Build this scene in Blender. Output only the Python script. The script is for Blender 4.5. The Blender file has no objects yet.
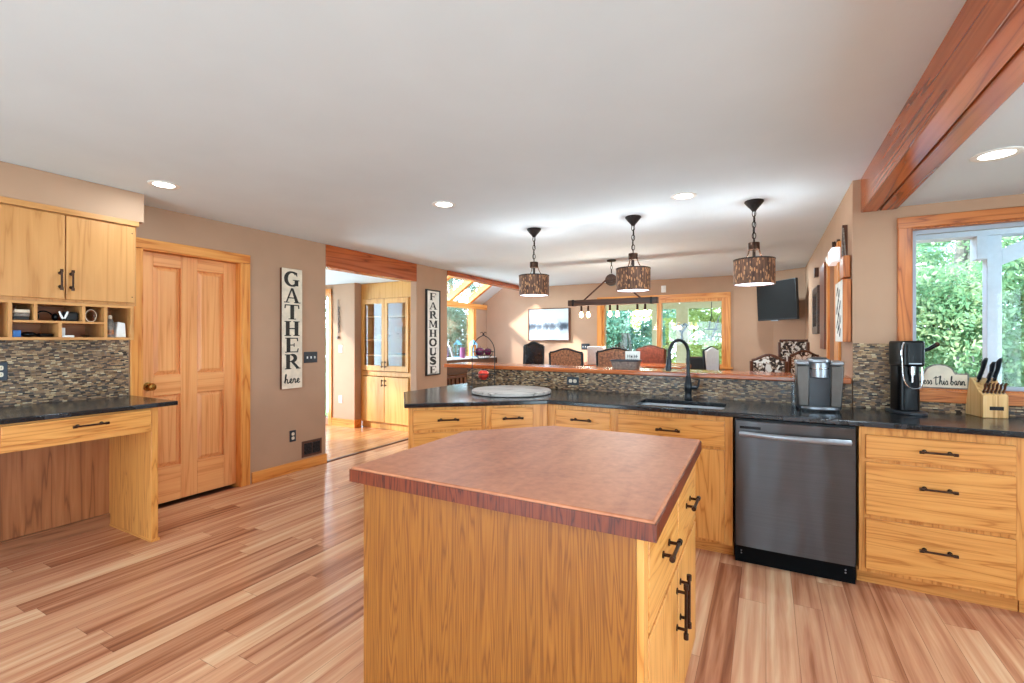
import bpy, bmesh, math, random
from mathutils import Vector, Matrix
import numpy as np
S = bpy.context.scene
COL = S.collection
PI = math.pi
# ------------------------------------------------------------------ camera
cam_d = bpy.data.cameras.new('camera'); cam = bpy.data.objects.new('camera', cam_d); COL.objects.link(cam)
cam_d.sensor_width = 36.0; cam_d.lens = 470.0 / 1024 * 36; cam_d.shift_y = -2.5 / 1024; cam_d.clip_start = .02; cam_d.clip_end = 300
cam.location = (0, 0, 1.364); cam.rotation_euler = (PI / 2, 0, math.atan2(254, 470))
S.camera = cam
# ------------------------------------------------------------------ view, world, sun
S.view_settings.view_transform = 'Standard'; S.view_settings.look = 'None'
S.view_settings.gamma = 1; S.view_settings.use_curve_mapping = False
S.view_settings.exposure = 0.64
S.cycles.max_bounces = 10; S.cycles.diffuse_bounces = 6; S.cycles.transparent_max_bounces = 24
S.cycles.use_denoising = True; S.cycles.caustics_reflective = False; S.cycles.caustics_refractive = False
S.cycles.sample_clamp_indirect = 6
W = bpy.data.worlds.new('sky'); S.world = W; W.use_nodes = True
wn = W.node_tree; bg = wn.nodes['Background']
tcw = wn.nodes.new('ShaderNodeTexCoord'); sxw = wn.nodes.new('ShaderNodeSeparateXYZ'); rpw = wn.nodes.new('ShaderNodeValToRGB')
wn.links.new(tcw.outputs['Generated'], sxw.inputs[0]); mrw = wn.nodes.new('ShaderNodeMapRange'); mrw.inputs[1].default_value = -1; wn.links.new(sxw.outputs['Z'], mrw.inputs[0]); wn.links.new(mrw.outputs[0], rpw.inputs[0])
e_ = rpw.color_ramp.elements
e_[0].position = .44; e_[0].color = (.66, .90, 1, 1); e_[1].position = .54; e_[1].color = (.60, .83, 1, 1)   # bright glow from below added to lift the ceilings, hazy horizon
e2_ = e_.new(.9); e2_.color = (.42, .66, 1, 1)
wn.links.new(rpw.outputs[0], bg.inputs[0]); bg.inputs[1].default_value = 9.0
sun_d = bpy.data.lights.new('sun', 'SUN'); sun_d.energy = 9; sun_d.angle = math.radians(4); sun_d.color = (1, .96, .90)
sun = bpy.data.objects.new('sun', sun_d); COL.objects.link(sun); sun.location = (-20, -12, 20)
sun.rotation_euler = Vector((1.0, .85, -.80)).to_track_quat('-Z', 'Y').to_euler()
def portal(loc, rot, sx, sy):
    d = bpy.data.lights.new('sky_portal', 'AREA'); d.shape = 'RECTANGLE'; d.size = sx; d.size_y = sy; d.cycles.is_portal = True
    o = bpy.data.objects.new('sky_portal', d); COL.objects.link(o); o.location = loc; o.rotation_euler = rot
portal((-2.05, -3.26, 1.05), (PI / 2, 0, 0), 3.2, 2.1)            # added glazed door behind the camera
portal((3.04, -.5, 1.15), (0, PI / 2, 0), 2.0, 3.2)                # added glazed side door
portal((3.04, 2.25, 1.55), (0, PI / 2, 0), .9, .9)                  # added side window
portal((1.62, 3.93, 1.53), (-PI / 2, 0, 0), 1.7, 1.0)            # kitchen window
portal((-1.65, 8.66, 1.5), (-PI / 2, 0, 0), 2.2, 1.2)            # dining window
portal((-6.5, 4.2, 1.1), (0, -PI / 2, 0), 2.1, 1.8)              # passage window
portal((-5.36, 7.15, 1.5), (0, -PI / 2, 0), 1.1, 2.6)            # sunroom window
portal((-4.86, 7.15, 2.50), (0, -.6, 0), 1.1, 2.2)                # sunroom roof glass
CAN_W = 8; PEND_W = 9
# ------------------------------------------------------------------ mesh helper
class MB:
    def __init__(s): s.bm = bmesh.new()
    def face(s, vs):
        try: return s.bm.faces.new(vs)
        except ValueError: return None
    def poly(s, pts): return s.face([s.bm.verts.new(p) for p in pts])
    def box(s, x0, x1, y0, y1, z0, z1):
        v = [s.bm.verts.new((x, y, z)) for z in (z0, z1) for y in (y0, y1) for x in (x0, x1)]
        for f in ((0, 2, 3, 1), (4, 5, 7, 6), (0, 1, 5, 4), (2, 6, 7, 3), (0, 4, 6, 2), (1, 3, 7, 5)): s.face([v[i] for i in f])
        return s
    def obox(s, c, size, M=None):
        n0 = len(s.bm.verts); s.bm.verts.ensure_lookup_table()
        hx, hy, hz = [d / 2 for d in size]; s.box(-hx, hx, -hy, hy, -hz, hz); s.bm.verts.ensure_lookup_table()
        for v in s.bm.verts[n0:]:
            if M: v.co = M @ v.co
            v.co += Vector(c)
        return s
    def prism(s, pts, a, b, axis='z', holes=()):
        """extrude a 2-D outline (with holes) from a to b along an axis"""
        mp = {'z': lambda p, h: (p[0], p[1], h), 'y': lambda p, h: (p[0], h, p[1]), 'x': lambda p, h: (h, p[0], p[1])}[axis]
        if not holes:
            A = [s.bm.verts.new(mp(p, a)) for p in pts]; B = [s.bm.verts.new(mp(p, b)) for p in pts]
            s.face(A[::-1]); s.face(B)
            for i in range(len(A)):
                j = (i + 1) % len(A); s.face([A[i], A[j], B[j], B[i]])
            return s
        for h in (a, b):
            es = []
            for loop in (pts,) + tuple(holes):
                vs = [s.bm.verts.new(mp(p, h)) for p in loop]
                es += [s.bm.edges.new((vs[i], vs[(i + 1) % len(vs)])) for i in range(len(vs))]
            bmesh.ops.triangle_fill(s.bm, edges=es, use_beauty=True, use_dissolve=False)
        for loop in (pts,) + tuple(holes):
            for i in range(len(loop)):
                j = (i + 1) % len(loop)
                s.poly([mp(loop[i], a), mp(loop[j], a), mp(loop[j], b), mp(loop[i], b)])
        bmesh.ops.remove_doubles(s.bm, verts=s.bm.verts, dist=1e-5)
        return s
    def rings(s, rings, cap=True, closed=False):
        vs = [[s.bm.verts.new(p) for p in r] for r in rings]; n = len(vs[0])
        m = len(vs)
        for k in range(m if closed else m - 1):
            A, B = vs[k], vs[(k + 1) % m]
            for i in range(n):
                j = (i + 1) % n; s.face([A[i], A[j], B[j], B[i]])
        if cap and not closed: s.face(vs[0][::-1]); s.face(vs[-1])
        return s
    def tube(s, pts, r, n=10, closed=False, flat=None):
        P = [Vector(p) for p in pts]; m = len(P); rr = r if isinstance(r, (list, tuple)) else [r] * m
        T = []
        for i in range(m):
            a = P[(i - 1) % m] if (closed or i > 0) else P[i]; b = P[(i + 1) % m] if (closed or i < m - 1) else P[i]
            T.append((b - a).normalized())
        N = T[0].orthogonal().normalized(); out = []
        if abs(T[0].z) < .9: N = Vector((0, 0, 1)) - T[0] * T[0].z; N.normalize()
        for i in range(m):
            N = (N - T[i] * N.dot(T[i])); N = N.normalized() if N.length > 1e-6 else T[i].orthogonal().normalized()
            B = T[i].cross(N); k1, k2 = (flat if flat else (1, 1))
            out.append([P[i] + (N * math.cos(2 * PI * k / n) * k1 + B * math.sin(2 * PI * k / n) * k2) * rr[i] for k in range(n)])
        return s.rings(out, closed=closed)
    def cyl(s, p0, p1, r, r1=None, n=16): return s.tube([p0, p1], [r, r if r1 is None else r1], n)
    def lathe(s, prof, c=(0, 0, 0), n=24, sx=1, sy=1, cap=True):
        return s.rings([[(c[0] + r * math.cos(2 * PI * k / n) * sx, c[1] + r * math.sin(2 * PI * k / n) * sy, c[2] + z) for k in range(n)] for r, z in prof], cap=cap)
    def ball(s, c, r, sx=1, sy=1, sz=1, n=14, m=9):
        return s.lathe([(r * math.sin(PI * (i + .02) / (m + .04)), -r * sz * math.cos(PI * (i + .02) / (m + .04))) for i in range(m + 1)], c, n, sx, sy)
    def grid(s, fn, nu, nv):
        V = [[s.bm.verts.new(fn(i / nu, j / nv)) for j in range(nv + 1)] for i in range(nu + 1)]
        for i in range(nu):
            for j in range(nv): s.face([V[i][j], V[i + 1][j], V[i + 1][j + 1], V[i][j + 1]])
        return s
    def ribbon(s, pts, ws, y0, y1, perp=None):
        """flat stroke in the xz plane between y0 and y1; ws is the stroke width along the way"""
        m = len(pts); ws = ws if isinstance(ws, (list, tuple)) else [ws] * m; L = []; R_ = []
        for i in range(m):
            a = pts[max(i - 1, 0)]; b = pts[min(i + 1, m - 1)]; dx, dz = b[0] - a[0], b[1] - a[1]; l = math.hypot(dx, dz) or 1
            nx, nz = -dz / l * ws[i] / 2, dx / l * ws[i] / 2
            L.append((pts[i][0] + nx, pts[i][1] + nz)); R_.append((pts[i][0] - nx, pts[i][1] - nz))
        return s.rings([[(L[i][0], y0, L[i][1]), (R_[i][0], y0, R_[i][1]), (R_[i][0], y1, R_[i][1]), (L[i][0], y1, L[i][1])] for i in range(m)])
    def build(s, name, mat, parent=None, bevel=0, smooth=True, segs=2, solid=0, sub=0):
        bmesh.ops.recalc_face_normals(s.bm, faces=s.bm.faces)
        me = bpy.data.meshes.new(name); s.bm.to_mesh(me); s.bm.free(); me.materials.append(mat)
        o = bpy.data.objects.new(name, me); COL.objects.link(o)
        if smooth:
            me.polygons.foreach_set('use_smooth', [True] * len(me.polygons)); me.set_sharp_from_angle(angle=math.radians(38))
        if solid: m = o.modifiers.new('solid', 'SOLIDIFY'); m.thickness = solid; m.offset = 0
        if bevel: m = o.modifiers.new('bevel', 'BEVEL'); m.width = bevel; m.segments = segs; m.limit_method = 'ANGLE'; m.angle_limit = math.radians(40)
        if sub: m = o.modifiers.new('sub', 'SUBSURF'); m.levels = sub; m.render_levels = sub
        if parent: o.parent = parent
        return o
def thing(name, label, cat, loc=(0, 0, 0), rot=0, group=None):
    o = bpy.data.objects.new(name, None); o.empty_display_size = .05; COL.objects.link(o)
    o.location = loc; o.rotation_euler = (0, 0, rot); o['label'] = label; o['category'] = cat
    if group: o['group'] = group
    return o
def tag(o, label, cat, group=None, kind=None):
    o['label'] = label; o['category'] = cat
    if group: o['group'] = group
    if kind: o['kind'] = kind
    return o
def struct(name, mb, mat, parent=None, **k):
    o = mb.build(name, mat, parent, **k)
    if not parent: o['kind'] = 'structure'
    return o
def dup(root, loc, rot=None, label=None):
    def cp(o, par):
        c = o.copy(); COL.objects.link(c)
        if par: c.parent = par
        for ch in [q for q in KIDS.get(o.name, [])]: cp(ch, c)
        return c
    KIDS = {}
    for q in bpy.data.objects:
        if q.parent: KIDS.setdefault(q.parent.name, []).append(q)
    r = cp(root, None); r.location = loc
    if rot is not None: r.rotation_euler = (0, 0, rot)
    if label: r['label'] = label
    return r
def RX(a): return Matrix.Rotation(a, 3, 'X')
def RY(a): return Matrix.Rotation(a, 3, 'Y')
def RZ(a): return Matrix.Rotation(a, 3, 'Z')
def spl(pts, k=6, closed=False):
    """Catmull-Rom through the points"""
    P = [Vector(p) for p in pts]; n = len(P); out = []
    for i in range(n if closed else n - 1):
        g = (lambda j: P[j % n]) if closed else (lambda j: P[max(0, min(n - 1, j))])
        a, b, c, d = g(i - 1), g(i), g(i + 1), g(i + 2)
        for t in range(k):
            t /= k; out.append(.5 * ((2 * b) + (c - a) * t + (2 * a - 5 * b + 4 * c - d) * t * t + (3 * b - a - 3 * c + d) * t ** 3))
    if not closed: out.append(P[-1])
    return out
def rrect(x0, x1, y0, y1, r, k=5):
    out = []
    for cx, cy, a in ((x1 - r, y1 - r, 0), (x0 + r, y1 - r, PI / 2), (x0 + r, y0 + r, PI), (x1 - r, y0 + r, 1.5 * PI)):
        for i in range(k + 1): t = a + PI / 2 * i / k; out.append((cx + r * math.cos(t), cy + r * math.sin(t)))
    return out
# ------------------------------------------------------------------ materials
def lin(c):
    f = lambda v: v / 12.92 if v <= .04045 else ((v + .055) / 1.055) ** 2.4
    return tuple(f(v / 255) for v in c) + (1,)
class NT:
    def __init__(s, name):
        s.m = bpy.data.materials.new(name); s.m.use_nodes = True; s.t = s.m.node_tree; s.b = s.t.nodes['Principled BSDF']; s.out = s.t.nodes['Material Output']
    def n(s, typ, **k):
        q = s.t.nodes.new(typ)
        for a, v in k.items(): setattr(q, a, v)
        return q
    def l(s, a, b): s.t.links.new(a, b)
    def math(s, op, a, b=None, c=None):
        q = s.n('ShaderNodeMath', operation=op)
        for i, v in enumerate((a, b, c)):
            if v is None: continue
            if isinstance(v, (int, float)): q.inputs[i].default_value = v
            else: s.l(v, q.inputs[i])
        return q.outputs[0]
    def ramp(s, fac, stops, interp='LINEAR'):
        q = s.n('ShaderNodeValToRGB'); e = q.color_ramp; e.interpolation = interp
        while len(e.elements) < len(stops): e.elements.new(.5)
        for el, (p, c) in zip(e.elements, stops): el.position = p; el.color = lin(c) if max(c) > 1.01 else tuple(c) + (1,)
        s.l(fac, q.inputs[0]); return q.outputs[0]
    def mix(s, fac, a, b, mode='MIX'):
        q = s.n('ShaderNodeMix', data_type='RGBA', blend_type=mode)
        if isinstance(fac, (int, float)): q.inputs[0].default_value = fac
        else: s.l(fac, q.inputs[0])
        for i, v in ((6, a), (7, b)):
            if isinstance(v, tuple): q.inputs[i].default_value = v
            else: s.l(v, q.inputs[i])
        return q.outputs[2]
    def coord(s, scale=(1, 1, 1), rnd=0.0):
        tc = s.n('ShaderNodeTexCoord'); v = tc.outputs['Object']
        if rnd:
            oi = s.n('ShaderNodeObjectInfo'); k = s.math('MULTIPLY', oi.outputs['Random'], rnd)
            cb = s.n('ShaderNodeCombineXYZ'); [s.l(k, cb.inputs[i]) for i in range(3)]
            ad = s.n('ShaderNodeVectorMath', operation='ADD'); s.l(v, ad.inputs[0]); s.l(cb.outputs[0], ad.inputs[1]); v = ad.outputs[0]
        mp = s.n('ShaderNodeMapping'); mp.inputs['Scale'].default_value = scale; s.l(v, mp.inputs[0]); return mp.outputs[0]
    def noise(s, vec, scale=1, detail=2, rough=.5, dist=0):
        q = s.n('ShaderNodeTexNoise'); q.inputs['Scale'].default_value = scale; q.inputs['Detail'].default_value = detail
        q.inputs['Roughness'].default_value = rough; q.inputs['Distortion'].default_value = dist; s.l(vec, q.inputs['Vector']); return q.outputs['Fac']
    def bump(s, h, strength=.2, dist=.002):
        q = s.n('ShaderNodeBump'); q.inputs['Strength'].default_value = strength; q.inputs['Distance'].default_value = dist
        s.l(h, q.inputs['Height']); s.l(q.outputs[0], s.b.inputs['Normal'])
    def set(s, rough=.5, metal=0, spec=.5, coat=0, base=None, crough=.1):
        b = s.b; b.inputs['Roughness'].default_value = rough; b.inputs['Metallic'].default_value = metal
        b.inputs['Specular IOR Level'].default_value = spec; b.inputs['Coat Weight'].default_value = coat; b.inputs['Coat Roughness'].default_value = crough
        if base is not None:
            if isinstance(base, tuple): b.inputs['Base Color'].default_value = base
            else: s.l(base, b.inputs['Base Color'])
        return s.m
def plain(name, c, rough=.5, metal=0, spec=.5, var=.06, scale=30, coat=0, bump=0):
    """one colour with a faint natural unevenness"""
    t = NT(name); f = t.noise(t.coord(rnd=7), scale, 3)
    c0 = tuple(v * (1 - var) for v in c); c1 = tuple(min(255, v * (1 + var)) for v in c)
    col = t.ramp(f, [(.3, tuple(max(v, 1.02) for v in c0)), (.7, tuple(max(v, 1.02) for v in c1))])
    if bump: t.bump(f, bump, .003)
    return t.set(rough, metal, spec, coat, col)
def wood(name, dark, mid, light, axis='z', rough=.38, rings=7, across=9, along=.6, pore=.25, coat=0, fine=90, line=.22):
    t = NT(name); sc = {'x': (along, across, across), 'y': (across, along, across), 'z': (across, across, along)}[axis]
    v = t.coord(sc, rnd=9); f = t.noise(v, 1, 3, .45, .25)
    w = t.math('FRACT', t.math('MULTIPLY', f, rings * 1.6)); w = t.math('ABSOLUTE', t.math('SUBTRACT', w, .5))
    w = t.math('MULTIPLY', w, 2)
    col = t.ramp(w, [(.0, dark), (line, mid), (1, light)])
    sp = {'x': (2, fine, fine), 'y': (fine, 2, fine), 'z': (fine, fine, 2)}[axis]
    p = t.noise(t.coord(sp, rnd=5), 1, 2)
    col = t.mix(t.math('MULTIPLY', t.math('GREATER_THAN', p, .58), pore), col, lin(dark))
    big = t.noise(t.coord(tuple(x * .35 for x in sc), rnd=4), 1, 2); col = t.mix(.25, col, t.ramp(big, [(.3, dark), (.7, light)]), 'SOFT_LIGHT')
    return t.set(rough, 0, .45, coat, col)
def cells(t, vec_axes, w, l, jig):
    """id per running-bond cell: vec_axes = (across, along) sockets"""
    a, b = vec_axes
    row = t.math('FLOOR', t.math('DIVIDE', a, w))
    wn1 = t.n('ShaderNodeTexWhiteNoise', noise_dimensions='1D'); t.l(row, wn1.inputs['W'])
    sh = t.math('ADD', t.math('DIVIDE', b, l), t.math('MULTIPLY', wn1.outputs['Value'], jig))
    colm = t.math('FLOOR', sh)
    cb = t.n('ShaderNodeCombineXYZ'); t.l(row, cb.inputs[0]); t.l(colm, cb.inputs[1])
    wn2 = t.n('ShaderNodeTexWhiteNoise', noise_dimensions='2D'); t.l(cb.outputs[0], wn2.inputs['Vector'])
    fa = t.math('FRACT', t.math('DIVIDE', a, w)); fb = t.math('FRACT', sh)
    ea = t.math('MULTIPLY', t.math('MINIMUM', fa, t.math('SUBTRACT', 1, fa)), w); eb = t.math('MULTIPLY', t.math('MINIMUM', fb, t.math('SUBTRACT', 1, fb)), l)
    return wn2.outputs['Value'], wn2.outputs['Color'], t.math('MINIMUM', ea, eb), cb.outputs[0]
def floor_mat(name, stops, w, l, rough, dark=(70, 40, 25), warm=1):
    t = NT(name); tc = t.n('ShaderNodeTexCoord'); sx = t.n('ShaderNodeSeparateXYZ'); t.l(tc.outputs['Object'], sx.inputs[0])
    val, colr, edge, cid = cells(t, (sx.outputs[0], sx.outputs[1]), w, l, 3.7)
    off = t.n('ShaderNodeVectorMath', operation='SCALE'); t.l(cid, off.inputs[0]); off.inputs['Scale'].default_value = 3.17
    ad = t.n('ShaderNodeVectorMath', operation='ADD'); t.l(tc.outputs['Object'], ad.inputs[0]); t.l(off.outputs[0], ad.inputs[1])
    mp = t.n('ShaderNodeMapping'); mp.inputs['Scale'].default_value = (22, .9, 1); t.l(ad.outputs[0], mp.inputs[0])
    g = t.noise(mp.outputs[0], 1, 4, .55, .3)
    mp2 = t.n('ShaderNodeMapping'); mp2.inputs['Scale'].default_value = (70, 3, 1); t.l(ad.outputs[0], mp2.inputs[0]); g2 = t.noise(mp2.outputs[0], 1, 3, .6)
    fac = t.math('ADD', t.math('MULTIPLY', val, .46), t.math('MULTIPLY', t.math('SUBTRACT', g, .30), 1.5))
    col = t.ramp(fac, stops)
    col = t.mix(t.math('MULTIPLY', t.math('SUBTRACT', 1, t.math('SMOOTH_MIN', g2, .62, .1)), .22), col, lin(dark), 'MIX')
    col = t.mix(t.math('MULTIPLY', t.math('LESS_THAN', edge, .0009), .6), col, lin(dark))
    return t.set(rough, 0, .5, .0, col)
def mosaic(name, ax):
    t = NT(name); tc = t.n('ShaderNodeTexCoord'); sx = t.n('ShaderNodeSeparateXYZ'); t.l(tc.outputs['Object'], sx.inputs[0])
    val, colr, edge, cid = cells(t, (sx.outputs[2], sx.outputs[ax]), .0088, .026, 5.3)
    col = t.ramp(val, [(0, (46, 34, 26)), (.14, (96, 68, 46)), (.28, (140, 106, 74)), (.42, (172, 136, 98)), (.56, (116, 90, 68)), (.68, (196, 164, 122)), (.80, (154, 116, 80)), (.90, (72, 52, 38)), (.96, (210, 186, 148))], 'CONSTANT')
    col = t.mix(t.math('LESS_THAN', edge, .0009), col, lin((92, 80, 70)))
    sp = t.n('ShaderNodeSeparateColor'); t.l(colr, sp.inputs[0]); r = t.math('ADD', t.math('MULTIPLY', sp.outputs[1], .45), .12)
    t.l(r, t.b.inputs['Roughness']); t.bump(t.math('MULTIPLY', t.math('MINIMUM', edge, .0015), 300), .35, .002)
    m = t.set(.3, 0, .5, 0, col); t.l(r, t.b.inputs['Roughness']); return m
def granite(name):
    t = NT(name); v = t.coord(); f = t.noise(v, 160, 3, .7); f2 = t.noise(v, 9, 4, .6)
    col = t.ramp(f, [(.40, (18, 19, 21)), (.58, (30, 31, 34)), (.70, (66, 66, 68)), (.80, (116, 116, 118))])
    col = t.mix(t.math('MULTIPLY', t.math('GREATER_THAN', f2, .56), .25), col, lin((84, 88, 94)))
    return t.set(.17, 0, .5, 0, col)
def glass(name, tint=(1, 1, 1), k=.06):
    t = NT(name); t.t.nodes.remove(t.b); tr = t.n('ShaderNodeBsdfTransparent'); tr.inputs[0].default_value = tint + (1,)
    gl = t.n('ShaderNodeBsdfGlossy'); gl.inputs['Roughness'].default_value = .02
    fr = t.n('ShaderNodeLayerWeight'); fr.inputs[0].default_value = .25; mx = t.n('ShaderNodeMixShader')
    t.l(t.math('MULTIPLY', t.math('ADD', fr.outputs['Fresnel'], .02), .6 if k > .05 else .3), mx.inputs[0]); t.l(tr.outputs[0], mx.inputs[1]); t.l(gl.outputs[0], mx.inputs[2]); t.l(mx.outputs[0], t.out.inputs[0])
    return t.m
def emit(name, c, s):
    t = NT(name); t.b.inputs['Emission Color'].default_value = lin(c); t.b.inputs['Emission Strength'].default_value = s
    return t.set(.5, 0, .5, 0, lin(c))
def leafmat(name, c0, c1, c2):
    t = NT(name); t.t.nodes.remove(t.b); f = t.noise(t.coord(rnd=9), 1.7, 4, .7); col = t.ramp(f, [(.30, c0), (.5, c1), (.68, c2)])
    d = t.n('ShaderNodeBsdfDiffuse'); r = t.n('ShaderNodeBsdfTranslucent'); mx = t.n('ShaderNodeMixShader'); mx.inputs[0].default_value = .45
    t.l(col, d.inputs[0]); t.l(col, r.inputs[0]); t.l(d.outputs[0], mx.inputs[1]); t.l(r.outputs[0], mx.inputs[2]); t.l(mx.outputs[0], t.out.inputs[0]); return t.m
OAK = ((180, 116, 52), (209, 147, 77), (219, 160, 90))
M = {}
M['oak_v'] = wood('oak_vertical', *OAK, axis='z'); M['oak_h'] = wood('oak_horizontal', *OAK, axis='x'); M['oak_y'] = wood('oak_deep', *OAK, axis='y')
M['oak_panel'] = wood('oak_island_panel', (126, 73, 22), (153, 95, 31), (162, 104, 38), axis='z', rings=15, across=14, along=.7, rough=.42, line=.45, pore=.4, fine=140)
M['maple'] = wood('pale_oak', (180, 128, 72), (194, 142, 86), (202, 151, 95), axis='z', rings=4, pore=.15)
M['maple_h'] = wood('pale_oak_horizontal', (180, 128, 72), (194, 142, 86), (202, 151, 95), axis='x', rings=4, pore=.15)
M['hutch'] = wood('yellow_oak', (200, 146, 78), (212, 162, 92), (218, 170, 102), axis='z', rings=3, pore=.1)
M['fir'] = wood('fir_door', (210, 142, 86), (226, 160, 104), (232, 170, 114), axis='z', rings=4, across=12, along=.3, pore=.12, rough=.35)
M['fir_h'] = wood('fir_rail', (210, 142, 86), (226, 160, 104), (232, 170, 114), axis='x', rings=4, across=12, along=.3, pore=.12, rough=.35)
M['casing'] = wood('oak_casing', (190, 112, 48), (216, 146, 74), (228, 164, 92), axis='z', rings=4, pore=.2)
M['casing_x'] = wood('oak_casing_level', (190, 112, 48), (216, 146, 74), (228, 164, 92), axis='x', rings=4, pore=.2)
M['casing_y'] = wood('oak_casing_deep', (190, 112, 48), (216, 146, 74), (228, 164, 92), axis='y', rings=4, pore=.2)
M['beam'] = wood('red_fir_beam', (132, 62, 24), (172, 88, 40), (190, 106, 54), axis='y', rings=6, across=6, along=.25, pore=.2, rough=.18)
M['win_wood'] = wood('red_oak_window', (144, 80, 38), (186, 112, 56), (202, 130, 72), axis='z', rings=7, across=8, along=.7)
M['win_wood_x'] = wood('red_oak_window_level', (144, 80, 38), (186, 112, 56), (202, 130, 72), axis='x', rings=7, across=8, along=.7)
M['bar'] = wood('cherry_bar', (140, 66, 28), (180, 98, 50), (196, 116, 66), axis='x', rings=5, across=8, along=.4, rough=.16)
M['brownwood'] = wood('brown_wood', (58, 30, 16), (92, 50, 28), (112, 66, 40), axis='z', rings=6, across=10)
M['brownwood_x'] = wood('brown_wood_level', (52, 32, 20), (82, 52, 34), (102, 68, 46), axis='x', rings=6, across=10)
M['block'] = wood('pale_block', (190, 140, 84), (222, 178, 120), (232, 192, 138), axis='z', rings=4, across=20, pore=.1)
M['greywood'] = wood('greyed_board', (112, 104, 98), (172, 162, 154), (206, 196, 188), axis='x', rings=3, across=14, along=1.5, pore=.1, rough=.6)
M['plank_floor'] = floor_mat('laminate_floor', [(.05, (130, 78, 54)), (.28, (176, 114, 82)), (.48, (206, 144, 108)), (.70, (224, 168, 128)), (.95, (238, 196, 156))], .125, 1.15, .2)
M['hall_floor'] = floor_mat('honey_floor', [(.0, (176, 108, 58)), (.5, (206, 138, 82)), (1, (224, 164, 104))], .06, .9, .25)
M['mosaic_x'] = mosaic('mosaic_strip_tile', 0); M['mosaic_y'] = mosaic('mosaic_strip_tile_left', 1)
M['granite'] = granite('black_granite')
def islandtop():
    t = NT('cherry_island_top'); f = t.noise(t.coord((9, 2, 9)), 1, 5, .6, .6); g = t.noise(t.coord((40, 40, 1.5)), 1, 2)
    col = t.ramp(t.math('ADD', t.math('MULTIPLY', f, .6), t.math('MULTIPLY', g, .4)), [(.28, (160, 92, 62)), (.5, (188, 116, 80)), (.72, (206, 134, 96))])
    return t.set(.46, 0, .4, .0, col)
M['islandtop'] = islandtop()
M['edgeband'] = wood('cherry_end_strips', (74, 26, 12), (112, 46, 22), (132, 60, 30), axis='z', rings=12, across=14, along=1.2, rough=.35)
M['wall'] = plain('taupe_wall_paint', (179, 144, 118), .75, spec=.25, var=.015, scale=4)
M['ceil'] = plain('white_ceiling_paint', (214, 226, 233), .85, spec=.2, var=.008, scale=3)
M['white'] = plain('white_paint', (236, 236, 232), .5, var=.02)
M['bronze'] = plain('oil_rubbed_bronze', (62, 40, 28), .38, .75, var=.2, scale=80)
M['black'] = plain('black_plastic', (9, 9, 11), .28, spec=.22, var=.1); M['blackm'] = plain('black_matte', (24, 24, 26), .55, var=.1)
M['iron'] = plain('dark_iron', (46, 40, 38), .5, .7, var=.15)
M['brass'] = plain('aged_brass', (170, 122, 58), .25, .95, var=.1)
M['chrome'] = plain('chrome', (208, 210, 214), .12, 1, var=.02); M['silver'] = plain('silver_plastic', (150, 153, 158), .3, .7, var=.03)
M['dgrey'] = plain('charcoal_metal', (96, 92, 88), .34, .8, var=.04); M['slate'] = plain('slate_plastic', (40, 44, 50), .3, var=.06)
def steel():
    t = NT('black_stainless'); f = t.noise(t.coord((1.2, 1, 240)), 1, 2); lo = t.noise(t.coord((5, 1, 2.6)), 1, 1.0)
    t.bump(t.math('MULTIPLY', lo, .006), 1.0, 1.0); tg = t.n('ShaderNodeTangent', direction_type='UV_MAP', uv_map='UVMap'); t.l(tg.outputs[0], t.b.inputs['Tangent']); t.b.inputs['Anisotropic'].default_value = .95
    return t.set(.30, 1, .5, 0, t.ramp(f, [(.3, (88, 87, 88)), (.7, (94, 93, 94))]))
M['steel'] = steel(); M['sink'] = plain('sink_steel', (196, 198, 200), .45, .5, var=.03)
M['faucet'] = plain('matte_black_faucet', (26, 30, 36), .28, .4, var=.1)
M['glass'] = glass('window_glass'); M['cabglass'] = glass('cabinet_glass', (.96, .97, .96), .08)
M['cream'] = plain('cream_board', (226, 212, 190), .6, var=.06, scale=14); M['offwhite'] = plain('off_white_board', (232, 230, 222), .6, var=.04, scale=12)
M['ink'] = plain('black_lettering', (34, 32, 28), .6, var=.1)
M['bulb'] = emit('warm_bulb', (255, 214, 150), 14); M['can'] = emit('led_disc', (255, 250, 240), 9); M['lampliner'] = emit('lit_shade_diffuser', (235, 240, 255), 2.5)
M['leather'] = plain('tooled_leather', (150, 98, 66), .4, var=.35, scale=46, bump=.4); M['leather_red'] = plain('red_brown_leather', (124, 62, 46), .42, var=.2, scale=40, bump=.3)
M['blackleather'] = plain('black_leather', (30, 30, 34), .22, var=.15, scale=12)
M['red'] = plain('red_fruit', (196, 46, 24), .3, var=.25, scale=18); M['purple'] = plain('purple_onion_skin', (78, 22, 48), .25, var=.35, scale=26)
M['blue'] = plain('blue_card', (52, 104, 168), .5); M['paper'] = plain('paper', (232, 230, 226), .7, var=.03); M['greyplate'] = plain('pewter_plate', (60, 66, 74), .35, .5, var=.08)
M['screen'] = plain('tv_screen', (24, 23, 23), .42, spec=.1, var=.03); M['stone'] = plain('pebble_grey', (120, 112, 104), .6, var=.25, scale=60)
def cowhide():
    t = NT('cowhide_print'); f = t.noise(t.coord(rnd=3), 27, 3, .55, .8)
    return t.set(.7, 0, .3, 0, t.ramp(f, [(.0, (34, 28, 26)), (.46, (52, 40, 36)), (.5, (176, 146, 118)), (.55, (232, 226, 216))]))
M['cow'] = cowhide()
M['barkm'] = plain('bark', (112, 104, 92), .9, var=.3, scale=12); M['grassm'] = plain('lawn', (84, 112, 64), .9, var=.25, scale=6)
M['leaf_a'] = leafmat('pale_green_leaf', (66, 102, 68), (112, 142, 98), (186, 196, 148)); M['leaf_b'] = leafmat('blue_green_leaf', (64, 102, 84), (108, 144, 120), (168, 190, 162))  # leaf tones vary at random from deep to pale green
M['leaf_c'] = leafmat('autumn_leaf', (104, 126, 72), (150, 160, 92), (196, 190, 120))
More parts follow.
